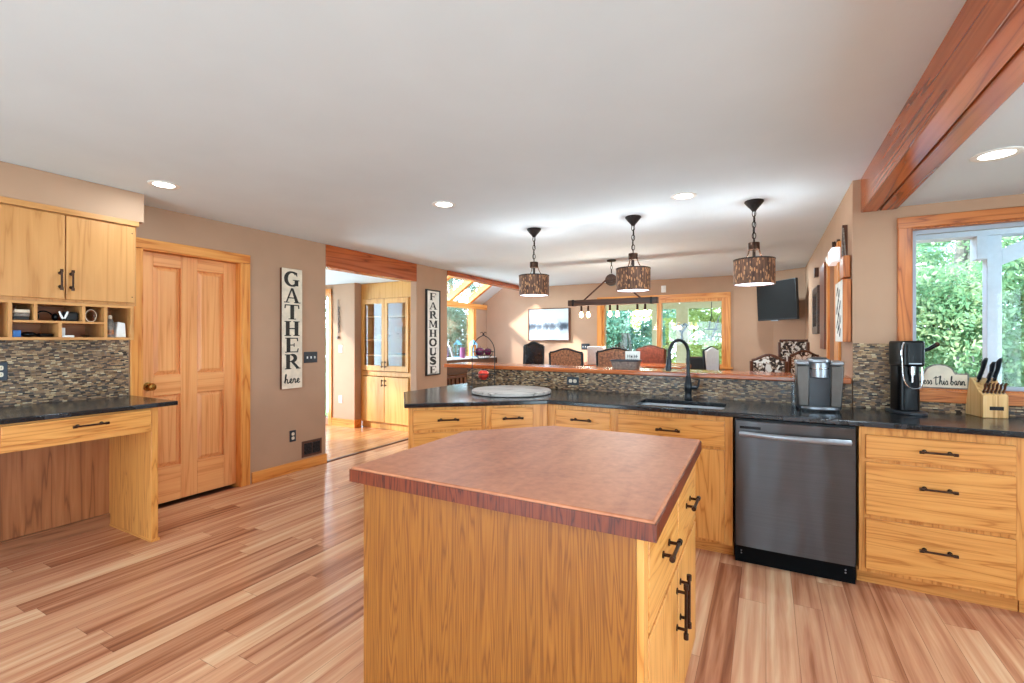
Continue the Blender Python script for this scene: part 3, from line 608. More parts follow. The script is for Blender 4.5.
MB().tube([(-.045 * math.cos(a), .03 * math.sin(a), .012 + .05 * math.sin(a)) for a in [PI * i / 10 for i in range(11)]], .005, 8).build('headband', M['black'], t)
for s_ in (-1, 1): MB().ball((s_ * .045, 0, .026), .026, .6, 1, 1).build('earcup', M['black'], t)
t = thing('pliers', 'open pliers with pale grips standing in a V in the pigeonhole', 'pliers', (*cub(.405, .03), GZ + .1225), PI / 2, GP)
for s_ in (-1, 1): MB().tube([(0, 0, .006), (s_ * .010, 0, .03), (s_ * .022, 0, .062)], [.005, .006, .005], 8).build('grip', M['paper'], t)
MB().ball((0, 0, .009), .009).build('joint', M['iron'], t)
solo('camera_bag', MB().box(-.035, .035, -.04, .04, 0, .062), M['blackm'], 'small black pouch right of the pliers in the pigeonhole', 'pouch', (*cub(.452, .08), GZ + .1225), PI / 2, GP, bevel=.014, segs=3)
t = thing('tape_roll', 'brown and white tape roll standing on edge in the pigeonhole', 'tape', (*cub(.55, .055), GZ + .1225), PI / 2 + .5, GP)
MB().tube([(.036 * math.cos(a), 0, .0405 + .036 * math.sin(a)) for a in [2 * PI * i / 20 for i in range(20)]], .0095, 8, closed=True, flat=(.35, 1)).build('tape', M['cream'], t)
MB().tube([(.031 * math.cos(a), 0, .0405 + .031 * math.sin(a)) for a in [2 * PI * i / 20 for i in range(20)]], .009, 8, closed=True, flat=(.2, 1)).build('core', M['brownwood'], t)
solo('blue_box', MB().box(-.018, .018, -.03, .03, 0, .042), M['blue'], 'small blue box in the lower left pigeonhole', 'box', (*cub(.188, .05), GZ + .0185), PI / 2, GP, bevel=.002)
solo('eyeglass_case', MB().ball((0, 0, .017), .017, 2.2, 1.4, 1), M['black'], 'black eyeglass case beside the small blue box', 'case', (*cub(.25, .06), GZ + .0185), PI / 2, GP)
cc = MB(); random.seed(4); cc.tube(spl([(.04 * math.cos(a * 2.1) * (1 + .2 * math.sin(a)), .03 * math.sin(a * 2.1), .006 + .0012 * a) for a in range(14)], 5), .004, 6)
solo('cable_coil', cc, M['black'], 'coiled black cable lying in the lower pigeonhole', 'cable', (*cub(.325, .07), GZ + .0185), PI / 2, GP)
t = thing('notebook', 'white notepad with dark spine in the lower middle pigeonhole', 'notepad', (*cub(.425, .07), GZ + .0185), PI / 2, GP)
MB().box(-.03, .03, -.05, .05, 0, .012).build('pages', M['paper'], t); MB().box(-.032, -.030, -.05, .05, 0, .013).build('spine', M['black'], t)
solo('salt_box', MB().box(-.014, .014, -.014, .014, 0, .05), M['paper'], 'tiny white box standing on the notepad', 'box', (*cub(.41, .075), GZ + .0305), PI / 2, GP, bevel=.003)
solo('coin_dish', MB().lathe([(.012, 0), (.03, .014), (.028, .016), (.01, .004)], n=20), M['brownwood_x'], 'small brown dish in the lower right pigeonhole', 'dish', (*cub(.53, .07), GZ + .0185), 0, GP)
t = thing('lotion_bottle', 'pale lotion bottle standing in the tall end pigeonhole', 'bottle', (*cub(.665, .07), GZ + .0185), PI / 2, GP)
MB().lathe([(.018, 0), (.021, .01), (.021, .1), (.012, .125), (.009, .13)], n=18).build('body', M['stone'], t); MB().lathe([(.011, .13), (.011, .15), (.006, .155)], n=14).build('cap', M['cream'], t); MB().lathe([(.0215, .02), (.0218, .05), (.0215, .052)], n=18, cap=False).build('label_band', M['leather'], t)
solo('tissue_packet', MB().prism([(-.03, 0), (.03, 0), (.024, .10), (-.018, .108)], -.03, .03, 'y'), M['paper'], 'white packet leaning at the right end of the pigeonholes', 'packet', (*cub(.716, .07), GZ + .0185), PI / 2, GP, bevel=.004)
# ------------------------------------------------------------------ lettering
TH, TN = .215, .085
def arcpts(cx, cz, rx, rz, a0, a1, k=18, tw=TH, tn=TN):
    P = []; Wd = []
    for i in range(k + 1):
        a = math.radians(a0 + (a1 - a0) * i / k); P.append((cx + rx * math.cos(a), cz + rz * math.sin(a))); Wd.append(tn + (tw - tn) * abs(math.cos(a)) ** 1.3)
    return P, Wd
def glyph(m, ch, ox, oz, sx, sz, y0, y1):
    def R(x0, x1, z0, z1): m.box(ox + x0 * sx, ox + x1 * sx, y0, y1, oz + z0 * sz, oz + z1 * sz)
    def Q(pts): m.prism([(ox + x * sx, oz + z * sz) for x, z in pts], y0, y1, 'y')
    def A(*a, **k): P, Wd = arcpts(*a, **k); m.ribbon([(ox + x * sx, oz + z * sz) for x, z in P], [q * sx for q in Wd], y0, y1)
    def stem(x): R(x, x + TH, 0, 1)
    def serif(x, z, w=.36): R(x - (w - TH) / 2, x + TH + (w - TH) / 2, z - .0, z + .06)
    def SS(x): serif(x, 0); serif(x, .94)
    if ch == 'H': stem(.12); stem(.62); SS(.12); SS(.62); R(.31, .62, .46, .54)
    elif ch == 'E': stem(.16); serif(.16, 0); serif(.16, .94); R(.3, .82, 0, .07); R(.3, .80, .93, 1); R(.3, .6, .47, .54); Q([(.74, .0), (.82, 0), (.86, .27), (.80, .27)]); Q([(.73, 1), (.80, 1), (.83, .76), (.77, .76)]); R(.57, .62, .38, .63)
    elif ch == 'F': stem(.16); SS(.16); R(.3, .80, .93, 1); R(.3, .6, .47, .54); Q([(.73, 1), (.80, 1), (.83, .74), (.77, .74)]); R(.57, .62, .38, .63)
    elif ch == 'T': stem(.375); serif(.375, 0, .42); R(.06, .88, .93, 1); Q([(.06, 1), (.13, 1), (.11, .74), (.04, .74)]); Q([(.81, 1), (.88, 1), (.90, .74), (.83, .74)])
    elif ch == 'A': Q([(.42, 1), (.54, 1), (.86, .04), (.66, .04)]); Q([(.42, 1), (.50, .96), (.20, .04), (.12, .04)]); R(.27, .68, .30, .37); R(.02, .32, 0, .06); R(.58, .96, 0, .06)
    elif ch == 'R': stem(.14); SS(.14); A(.42, .735, .24, .23, -90, 90); R(.3, .43, .93, 1); R(.3, .43, .47, .54); Q([(.40, .50), (.58, .50), (.92, .04), (.72, .04)]); R(.70, .97, 0, .06)
    elif ch == 'M': R(.08, .16, 0, 1); R(.72, .72 + TH, 0, 1); Q([(.08, 1), (.26, 1), (.52, .16), (.44, .06)]); Q([(.72, 1), (.80, .95), (.52, .06), (.45, .10)]); R(-.02, .26, 0, .06); R(.62, 1.0, 0, .06); R(-.02, .2, .94, 1); R(.78, 1.0, .94, 1)
    elif ch == 'U': R(.12, .12 + TH, .3, 1); serif(.12, .94); R(.70, .78, .3, 1); R(.60, .88, .94, 1); A(.475, .32, .26, .285, 180, 360)
    elif ch == 'O': A(.47, .5, .34, .46, 0, 360, k=30)
    elif ch == 'G': A(.47, .5, .34, .46, 48, 300, k=26); R(.62, .62 + TH, .04, .42); R(.52, .90, .40, .46); Q([(.70, .96), (.77, .96), (.77, .66), (.70, .78)])
    elif ch == 'S':
        P = spl([(.74, .74, 0), (.66, .90, 0), (.46, .965, 0), (.26, .88, 0), (.22, .72, 0), (.38, .57, 0), (.58, .46, 0), (.74, .30, 0), (.68, .12, 0), (.46, .04, 0), (.26, .10, 0), (.17, .27, 0)], 4)
        n = len(P); m.ribbon([(ox + p[0] * sx, oz + p[1] * sz) for p in P], [(TN + (TH - TN) * math.sin(PI * i / (n - 1)) ** 1.5) * sx for i in range(n)], y0, y1)
        R(.72, .78, .66, .98); R(.13, .19, .03, .33)
SCR = {  # one-line cursive letters: advance, strokes
    'h': (.62, [[(0, .1), (.18, .55), (.26, .95), (.18, 1.0), (.12, .6), (.1, 0)], [(.1, .15), (.26, .45), (.4, .4), (.4, .1), (.5, .0), (.62, .1)]]),
    'e': (.48, [[(0, .1), (.2, .2), (.36, .36), (.26, .48), (.12, .34), (.12, .12), (.26, .0), (.48, .1)]]),
    'r': (.46, [[(0, .1), (.14, .5), (.2, .42), (.32, .42), (.3, .15), (.36, .0), (.46, .1)]]),
    'b': (.56, [[(0, .1), (.18, .6), (.24, .98), (.14, .96), (.1, .5), (.12, .05), (.28, .0), (.40, .2), (.32, .42), (.18, .34)], [(.38, .3), (.56, .28)]]),
    'l': (.36, [[(0, .1), (.2, .6), (.24, .98), (.14, .95), (.12, .4), (.18, .0), (.36, .1)]]),
    's': (.44, [[(0, .1), (.2, .48), (.34, .28), (.26, .02), (.08, .04)], [(.26, .02), (.44, .1)]]),
    't': (.70, [[(.28, 1.0), (.24, .5), (.26, .05), (.36, 0), (.5, .1)], [(-.1, .70), (.2, .84), (.5, .82), (.8, .95)]]),
    'i': (.3, [[(0, .1), (.12, .46), (.12, .1), (.2, 0), (.3, .1)], [(.16, .66), (.18, .70)]]),
    'a': (.54, [[(.36, .42), (.18, .46), (.06, .2), (.16, .0), (.32, .14), (.38, .44), (.36, .08), (.44, .0), (.54, .1)]]),
    'n': (.60, [[(0, .1), (.1, .46), (.12, 0)], [(.12, .2), (.28, .46), (.40, .38), (.40, .08), (.48, 0), (.6, .1)]]), ' ': (.28, [])}
def script(m, txt, x, z, s, y0, y1, wd, rise=0, tall=1):
    for ch in txt:
        adv, st = SCR[ch]
        for k in st:
            P = spl([(p[0], p[1], 0) for p in k], 5); m.ribbon([(x + p[0] * s, z + p[1] * s * tall) for p in P], wd, y0, y1)
        x += adv * s; z += rise * adv * s
def script_len(txt, s): return sum(SCR[c][0] for c in txt) * s
# GATHER here
t = thing('wall_sign', 'tall cream board reading GATHER here on the taupe wall', 'sign', (-4.27, 3.03, .862), PI / 2)
MB().box(0, .232, -.028, -.0, 0, 1.215).build('board', M['cream'], t, bevel=.002); MB().box(-.004, .0, -.026, 0, 0, 1.215).build('board_edge', M['brownwood'], t)
m = MB()
for i, ch in enumerate('GATHER'): glyph(m, ch, .018, 1.205 - .168 * (i + 1) + .0, .200, .150, -.0295, -.0275)
script(m, 'here', .025, .055, .088, -.0295, -.0275, .011); m.build('lettering', M['ink'], t, smooth=False)
# FARMHOUSE
t = thing('wall_sign', 'narrow white board reading FARMHOUSE in a black frame', 'sign', (-4.27, 5.30, .84), PI / 2)
MB().box(.018, .302, -.02, 0, .018, 1.218).build('board', M['offwhite'], t)
MB().box(0, .018, -.03, 0, 0, 1.236).box(.302, .32, -.03, 0, 0, 1.236).box(.018, .302, -.03, 0, 0, .018).box(.018, .302, -.03, 0, 1.218, 1.236).build('frame', M['blackm'], t)
m = MB()
for i, ch in enumerate('FARMHOUSE'): glyph(m, ch, .06, 1.205 - .1325 * (i + 1) + .012, .20, .106, -.0215, -.0195)
m.build('lettering', M['ink'], t, smooth=False)
# ------------------------------------------------------------------ plates on walls
def outlet(label, loc, rot, horizontal=False, n=2, plate='greyplate', face='cream', group='electrical outlets', w=.072, h=.116):
    t = thing('wall_outlet', label, 'outlet', loc, rot, group)
    if horizontal: w, h = h, w
    MB().box(-w / 2, w / 2, -.006, 0, -h / 2, h / 2).build('plate', M[plate], t, bevel=.003)
    for k in range(n):
        o = (k - (n - 1) / 2) * .042
        c = (o, 0) if horizontal else (0, o)
        m = MB(); m.prism([(c[0] + x, c[1] + z) for x, z in rrect(-.016, .016, -.015, .015, .01)], -.008, -.006, 'y'); m.build('socket', M[face], t)
        MB().box(c[0] - .007, c[0] - .005, -.0085, -.008, c[1] - .004, c[1] + .006).box(c[0] + .005, c[0] + .007, -.0085, -.008, c[1] - .004, c[1] + .006).build('slot', M['black'], t)
    return t
outlet('dark outlet on the desk mosaic tile at the left edge', (-4.258, 1.072, 1.16), PI / 2)
outlet('dark outlet low on the taupe wall left of the vent', (-4.27, 3.17, .37), PI / 2)
ob = Vector(bo); bx = Vector((math.cos(bang), math.sin(bang)))
pt = ob + bx * (1.19); outlet('dark outlet set sideways in the bar mosaic tile', (pt.x, pt.y, .99), bang, True)
pt = ob + bx * (2.90); outlet('dark outlet in the tile behind the silver coffee maker', (pt.x, pt.y, .985), bang, False)
def switch(label, loc, rot, n, plate='greyplate', lever='paper'):
    t = thing('light_switch', label, 'switch', loc, rot, 'light switch plates'); w = .03 + .046 * n
    MB().box(-w / 2, w / 2, -.006, 0, -.058, .058).build('plate', M[plate], t, bevel=.003)
    for k in range(n): MB().prism([((k - (n - 1) / 2) * .046 + x, z) for x, z in rect(-.005, .005, -.014, .010)], -.014, -.006, 'y').build('toggle', M[lever], t)
switch('pewter three-gang switch plate right of the GATHER board', (-4.27, 3.385, 1.17), PI / 2, 3)
switch('pewter three-gang switch plate on the far wall by the snowy picture', (-3.02, 8.53, 1.22), 0, 3)
switch('white switch plate on the passage wall below the iron ornament', (-5.86, 5.20, 1.21), 0, 1, 'paper')
outlet('white outlet low on the passage wall', (-5.86, 5.20, .42), 0, False, 2, 'paper', 'paper')
t = thing('floor_vent', 'dark bronze vent grille low on the taupe wall', 'vent', (-4.27, 3.40, .205), PI / 2)
MB().box(-.125, .125, -.008, 0, -.085, .085).build('frame', plain('vent_bronze', (104, 74, 62), .45, .4), t, bevel=.003); MB().box(-.10, -.005, -.009, -.007, -.06, .06).box(.005, .10, -.009, -.007, -.06, .06).build('opening', M['black'], t)
m = MB()
for k in range(9): m.box(-.10, .10, -.012, -.009, -.056 + .0135 * k, -.051 + .0135 * k)
m.build('louvre', M['greyplate'], t)
solo('wall_sensor', MB().box(-.04, .04, -.03, 0, -.06, .06), M['paper'], 'small white sensor above the dining window', 'sensor', (-1.58, 8.53, 2.24), 0, bevel=.008)
# ------------------------------------------------------------------ lights
def can(label, loc, power=CAN_W):
    t = thing('recessed_light', label, 'ceiling light', loc, 0, 'recessed ceiling lights')
    MB().lathe([(.062, -.004), (.085, -.006), (.09, -.003), (.09, .0), (.062, 0)], n=28, cap=False).build('trim_ring', M['white'], t)
    MB().lathe([(.0, -.002), (.062, -.0025), (.062, -.001)], n=28).build('diffuser', M['can'], t)
    ld = bpy.data.lights.new('downlight', 'AREA'); ld.shape = 'DISK'; ld.size = .12; ld.energy = power; ld.color = (.70, .89, 1)
    lo = bpy.data.objects.new('downlight', ld); COL.objects.link(lo); lo.parent = t; lo.location = (0, 0, -.012)
    return t
can('recessed light near the soffit over the desk', (-3.59, 1.68, H), CAN_W * .5); can('recessed light over the open end of the peninsula', (-2.20, 2.96, H)); can('recessed light between the sink pendants', (-.53, 3.62, H), CAN_W * .6)
can('recessed light in the lower ceiling by the kitchen window', (.924, 2.93, 2.205), CAN_W * .7)
for x, y, z in ((-3.4, -1.2, H), (-1.6, -1.4, H), (-.4, -.4, H), (1.4, -.8, 2.205), (1.5, 1.0, 2.205)): can('recessed light in the ceiling behind the camera', (x, y, z))
for x, y, w_ in ((-.10, 7.4, 'right'), (-1.85, 7.0, 'middle'), (-3.6, 7.6, 'left')): can('added fill light over the dining room, hidden behind the ' + w_ + ' pendant', (x, y, H), CAN_W * 1.6)  # extra lamps added to brighten the dining room, out of sight
def pendant(label, x, y):
    t = thing('pendant_lamp', label, 'pendant lamp', (x, y, H), 0, 'pendant lamps over the bar'); D = -.035
    MB().lathe([(.066, 0), (.068, -.008), (.052, -.03), (.022, -.065), (.014, -.078), (.004, -.08)], n=24).build('ceiling_rose', M['iron'], t)
    m = MB()
    for k in range(6):
        z = -.095 - .042 * k; a = .3 + PI / 2 * k
        m.tube([(.013 * math.cos(b) * math.cos(a), .013 * math.cos(b) * math.sin(a), z + .025 * math.sin(b)) for b in [2 * PI * i / 14 for i in range(14)]], .0032, 6, closed=True)
    m.build('chain', M['iron'], t)
    MB().tube(spl([(0, 0, -.07), (.006, .004, -.15), (-.006, 0, -.22), (0, 0, -.32)], 5), .003, 6).build('cord', M['black'], t)
    MB().lathe([(.038, -.315), (.040, -.32), (.040, -.365), (.038, -.37)], n=22).build('collar', M['bronze'], t)
    for k in range(3):
        a = k * 2 * PI / 3 + .5; P = [(.036, -.35), (.045, -.39), (.07, -.43), (.11, -.455)]
        MB().tube([(r * math.cos(a), r * math.sin(a), z) for r, z in spl2(P)], .006, 7, flat=(.6, 1)).build('arm', M['bronze'], t)
    MB().cyl((0, 0, -.36), (0, 0, -.50), .011, n=12).build('socket', M['iron'], t)
    zt, zb, r = -.445, -.635, .143
    sh = MB().rings([[(rr * math.cos(2 * PI * k / 40), rr * math.sin(2 * PI * k / 40), z) for k in range(40)] for rr, z in ((r, zt), (r, zb), (r - .005, zb), (r - .005, zt))], closed=True).build('shade', M['shade'], t)
    MB().rings([[(rr * math.cos(2 * PI * k / 40), rr * math.sin(2 * PI * k / 40), z) for k in range(40)] for rr, z in ((r + .002, zt + .003), (r + .002, zt - .006), (r - .006, zt - .006), (r - .006, zt + .003))], closed=True).build('shade_rim', M['iron'], sh)
    MB().lathe([(0, zb + .012), (r - .007, zb + .010), (r - .007, zb + .006), (0, zb + .008)], n=36).build('diffuser', M['lampliner'], t)
    MB().ball((0, 0, -.53), .03, sz=1.2).build('bulb', M['bulb'], t)
    ld = bpy.data.lights.new('pendant_glow', 'POINT'); ld.energy = PEND_W; ld.shadow_soft_size = .03; ld.color = (.86, .95, 1)
    lo = bpy.data.objects.new('pendant_glow', ld); COL.objects.link(lo); lo.parent = t; lo.location = (0, 0, -.475)
    return t
def spl2(P): return [(p[0], p[1]) for p in spl([(a, b, 0) for a, b in P], 5)]
pendant('leftmost bark-patterned drum pendant, nearest the peninsula end', -1.94, 4.03); pendant('middle bark-patterned drum pendant over the bar', -1.00, 4.03); pendant('rightmost bark-patterned drum pendant, nearest the coffee makers', -.08, 4.01)
# chandelier
t = thing('chandelier', 'rustic timber beam chandelier with hanging bulbs over the dining table', 'chandelier', (-1.80, 6.1, H))
MB().lathe([(.06, 0), (.06, -.018), (.05, -.022)], n=20).build('ceiling_rose', M['iron'], t)
m = MB()
for k in range(3): m.tube([(.012 * math.cos(b) * (k % 2), .012 * math.cos(b) * (1 - k % 2), -.05 - .05 * k + .028 * math.sin(b)) for b in [2 * PI * i / 12 for i in range(12)]], .004, 6, closed=True)
m.build('chain', M['iron'], t)
MB().cyl((0, -.025, -.265), (0, .025, -.265), .078, n=24).cyl((0, -.034, -.265), (0, .034, -.265), .03).build('pulley', M['brownwood_x'], t)
MB().box(-.60, .60, -.05, .05, -.595, -.515).build('beam', M['brownwood_x'], t, bevel=.006)
MB().box(-.54, -.51, -.053, .053, -.598, -.512).box(.51, .54, -.053, .053, -.598, -.512).build('strap', M['iron'], t)
for s_ in (-1, 1): MB().tube([(s_ * .06, 0, -.25), (s_ * .38, 0, -.515)], .011, 8).build('rope', M['brownwood'], t)
for x in (-.42, -.32, -.02, .08, .34, .44):
    b = MB().cyl((x, 0, -.59), (x, 0, -.675), .014, .016, n=10).build('bulb_holder', M['bronze'], t)
    MB().lathe([(.010, -.665), (.018, -.69), (.026, -.72), (.020, -.745), (.004, -.755)], (x, 0, 0), 14).build('bulb', M['bulb'], b)
for x in (-.42, -.32, -.02, .08, .34, .44):
    ld = bpy.data.lights.new('chandelier_glow', 'POINT'); ld.energy = 4.5; ld.shadow_soft_size = .05; ld.color = (1, .92, .80)
    lo = bpy.data.objects.new('chandelier_glow', ld); COL.objects.link(lo); lo.parent = t; lo.location = (x, 0, -.79)
# ------------------------------------------------------------------ things on the worktop
t = thing('serving_board', 'round greyed wood serving board lying on the peninsula', 'board', (-1.87, 3.45, .915), .6)
MB().lathe([(.315, 0), (.33, .006), (.33, .026), (.322, .031)], n=56).build('board', M['greywood'], t)
for k, (x, y) in enumerate(((.26, 0), (-.26, 0), (0, .26))): pass
t = thing('basket_stand', 'two-tier dark wire basket stand with arched frame on the peninsula', 'basket', (-2.30, 3.70, .915), RA)
for sx in (-1, 1):
    MB().tube([(sx * .105, 0, .0), (sx * .105, 0, .33)] + [tuple(p) for p in spl([(sx * .105, 0, .34), (sx * .09, 0, .40), (sx * .05, 0, .455), (0, 0, .485)], 5)], .0045, 8).build('frame_wire', M['iron'], t)
    MB().tube(spl([(sx * .105, 0, .012), (sx * .11, -.05, .006), (sx * .115, -.09, .006)], 4), .0045, 8).tube(spl([(sx * .105, 0, .012), (sx * .11, .05, .006), (sx * .115, .09, .006)], 4), .0045, 8).build('foot', M['iron'], t)
m = MB().ball((0, 0, .494), .010); m.tube(spl([(-.03, 0, .503), (-.012, 0, .512), (0, 0, .5), (.012, 0, .512), (.03, 0, .503)], 4), .003, 6); m.build('finial', M['iron'], t)
for nm, zb, rr in (('upper_basket', .26, .095), ('lower_basket', .055, .10)):
    m = MB()
    for zz, rk in ((.075, 1), (.04, .86), (.008, .45)): m.tube([(rr * rk * math.cos(a), rr * rk * math.sin(a), zb + zz) for a in [2 * PI * i / 28 for i in range(28)]], .003, 6, closed=True)
    for k in range(10):
        a = 2 * PI * k / 10; m.tube([(rr * q_ * math.cos(a), rr * q_ * math.sin(a), zb + z) for q_, z in ((1, .075), (.86, .04), (.45, .008), (0, .003))], .0022, 6)
    m.build(nm, M['iron'], t)
def fruit(name, label, cat, loc, r, mat, stemmat, group, sz=.92, rot=0):
    t = thing(name, label, cat, loc, rot, group)
    MB().lathe([(r * .12, -r * sz * .86), (r * .5, -r * sz * .9), (r * .86, -r * sz * .55), (r, 0), (r * .9, r * sz * .5), (r * .55, r * sz * .86), (r * .2, r * sz * .88), (.002, r * sz * .78)], n=22).build('flesh', M[mat], t)
    MB().tube([(0, 0, r * sz * .76), (.003, 0, r * sz * 1.0), (.008, .002, r * sz * 1.18)], .0028, 6).build('stem', M[stemmat], t)
cs, sn = math.cos(RA), math.sin(RA)
def onst(x, y, z): return (-2.30 + x * cs - y * sn, 3.70 + x * sn + y * cs, .915 + z)
fruit('red_onion', 'purple onion at the left of the upper wire basket', 'onion', onst(-.036, -.012, .334), .044, 'purple', 'brownwood', 'produce in the wire stand', rot=.4)
fruit('red_onion', 'purple onion at the right of the upper wire basket', 'onion', onst(.043, .012, .332), .036, 'purple', 'brownwood', 'produce in the wire stand', rot=2.2)
fruit('pomegranate', 'bright red fruit in the lower wire basket', 'fruit', onst(.0, 0, .118), .052, 'red', 'brownwood', 'produce in the wire stand')
# pod coffee maker
t = thing('coffee_maker', 'silver and grey pod coffee maker on the black worktop', 'coffee maker', (.292, 3.455, .915)); t.scale = (.87, 1, 1)
MB().prism(rrect(-.135, .135, .02, .27, .03), .012, .30).build('body', M['slate'], t, bevel=.004)
for s_ in (-1, 1):
    m = MB(); x0, x1 = (-.142, -.066) if s_ < 0 else (.066, .142); b0, b1 = (-.13, -.062) if s_ < 0 else (.062, .13)
    m.rings([[(b0, .0, .03), (b1, .0, .03), (b1, .24, .03), (b0, .24, .03)], [(x0, -.008, .285), (x1, -.008, .285), (x1, .24, .285), (x0, .24, .285)]]); m.build('side_panel', M['dgrey'], t, bevel=.008)
    MB().prism([(x0 - .002, -.012), (x1, -.012), (x1, .24), (x0 - .002, .24)], .286, .312).build('top_cap', M['silver'], t, bevel=.009)
MB().box(-.063, .063, .09, .13, .03, .285).build('cup_bay', M['slate'], t)
MB().lathe([(.052, .205), (.064, .212), (.066, .262), (.066, .300)], (0, .045, 0), 30, 1, .8).build('brew_head', M['silver'], t)
MB().lathe([(.0665, .262), (.068, .264), (.068, .268), (.0665, .27)], (0, .045, 0), 30, 1, .8, cap=False).build('head_band', M['chrome'], t)
MB().prism(rrect(-.062, .062, -.012, .20, .03), .300, .326).build('lid', M['silver'], t, bevel=.008)
MB().prism(rrect(-.048, .048, .02, .15, .02), .326, .333).build('button_panel', M['slate'], t, bevel=.003)
MB().prism([(-.128, .10)] + [(-.128 * math.cos(a), .10 - .118 * math.sin(a) ** .6 if math.sin(a) > 0 else .10) for a in [PI * i / 18 for i in range(1, 18)]] + [(.128, .10)], .012, .030).build('drip_tray', M['silver'], t, bevel=.004)
MB().prism(rrect(-.12, .12, .0, .26, .03), .0, .012).build('foot', M['black'], t)
MB().prism(rrect(-.168, -.143, .09, .26, .01), .02, .22).build('water_tank', M['cabglass'], t)
# soda maker
t = thing('soda_maker', 'tall black soda maker with lever in front of the window corner', 'soda maker', (.752, 3.655, .915), .25)
MB().prism(rrect(-.057, .057, -.045, .085, .03), .012, .43).build('column', M['black'], t, bevel=.01)
MB().prism(rrect(-.062, .062, -.085, .09, .03), .285, .438).build('head', M['black'], t, bevel=.012)
MB().prism([(-.07 + .0, .10)] + [(-.085 * math.cos(a), .0 - .135 * math.sin(a)) for a in [PI * i / 18 for i in range(19)]] + [(.07, .10)], 0, .016).build('base', M['slate'], t, bevel=.004)
MB().tube(spl([(-.055, -.089, .43), (-.068, -.090, .38), (-.066, -.090, .31), (-.06, -.090, .22), (-.035, -.092, .165), (.0, -.094, .155), (.03, -.093, .175), (.036, -.09, .25), (.034, -.088, .282)], 6), .005, 8).build('chrome_loop', M['chrome'], t)
MB().cyl((.0, -.06, .285), (.0, -.06, .235), .014).cyl((0, -.06, .235), (0, -.06, .19), .006).build('nozzle', M['chrome'], t)
MB().box(-.03, .035, -.0865, -.085, .300, .306).build('name_strip', M['silver'], t)
lv = MB().tube([(.075, .0, .375), (.105, -.02, .39), (.135, -.035, .415)], [.012, .011, .013], 10).build('lever', M['black'], t); MB().ball((.137, -.036, .417), .014).build('lever_tip', M['bronze'], lv)
# sign on the window sill
t = thing('sill_sign', 'arched cream wooden sign reading bless this barn on the window sill', 'sign', (.810, 3.838, 1.058))
def arch(o):
    P = [(.0 + o, .0 + o), (.272 - o, 0 + o), (.272 - o, .095 - o), (.212 - o * .6, .095 - o)]
    P += [(.136 + (.072 - o) * math.cos(a), .095 + (.055 - o) * math.sin(a)) for a in [PI * i / 16 for i in range(1, 16)]]
    return P + [(.06 + o * .6, .095 - o), (0 + o, .095 - o)]
MB().prism(arch(.0), -.014, 0, 'y').build('border', M['stone'], t); MB().prism(arch(.007), -.016, -.0135, 'y').build('face', M['cream'], t, smooth=False)
m = MB(); sc_ = .0325; script(m, 'bless this barn', .142 - script_len('bless this barn', sc_) / 2, .024, sc_, -.0175, -.0155, .0044, tall=1.6); m.build('lettering', M['ink'], t, smooth=False)
# knife block and knives
kl, kr = Vector((1.132, 3.70, .915)), .20
t = thing('knife_block', 'slanted pale wooden knife block in front of the window', 'knife block', kl, kr)
MB().prism([(-.06, 0), (.10, 0), (.10, .05), (.062, .222), (.03, .212), (-.022, .148), (-.06, .128)], -.058, .058, 'x').build('block', M['block'], t, bevel=.003)
MB().box(-.028, .036, -.0612, -.06, .045, .066).build('badge', M['iron'], t)
def kb(x, y, z): v = RZ(kr) @ Vector((x, y, z)); return kl + v
def knife(label, x, y, z, L, r, mat, tilt, group, cat='knife', lean=0):
    t = thing('kitchen_knife', label, cat, kb(x, y, z), kr, group)
    d = RY(lean) @ (RX(tilt) @ Vector((0, 0, 1)))
    P = [d * (L * q_) for q_ in (0, .12, .5, .85, 1.0)]
    MB().tube([tuple(p + Vector((0, (.006 if 0 < i < 4 else 0) * (i % 2), 0))) for i, p in enumerate(P)], [r * .8, r, r * .9, r * 1.1, r * .75], 10, flat=(1.25, .7)).build('handle', M[mat], t)
    MB().tube([tuple(d * -.012), tuple(d * .004)], r * 1.02, 10, flat=(1.2, .6)).build('bolster', M['chrome'], t)
    m = MB()
    for q_ in (.3, .6): m.cyl(tuple(d * (L * q_) + Vector((-r * .9, 0, 0))), tuple(d * (L * q_) + Vector((r * .9, 0, 0))), .003, n=8)
    m.build('rivet', M['silver'], t)
TL = .38
for i, w_ in enumerate(('leftmost', 'second from left', 'third from left', 'third from right', 'second from right', 'rightmost')):
    knife('small steak knife in the front row of the block, ' + w_, -.045 + .018 * i, -.042, .140, .062, .0075, 'brownwood', TL, 'steak knives in the knife block')
for x, y, z, L, r, lab in ((-.038, .012, .196, .130, .015, 'large black chef knife at the back left of the knife block'), (-.014, -.012, .165, .085, .010, 'short black knife beside the large left knife in the block'), (.010, .014, .198, .105, .014, 'black knife in the middle back of the knife block'), (.040, .018, .205, .120, .015, 'large black knife at the back right of the knife block')):
    knife(lab, x, y, z + .016, L, r, 'faucet', TL * .8, 'large knives in the knife block', lean=.05 if x > 0 else .1)
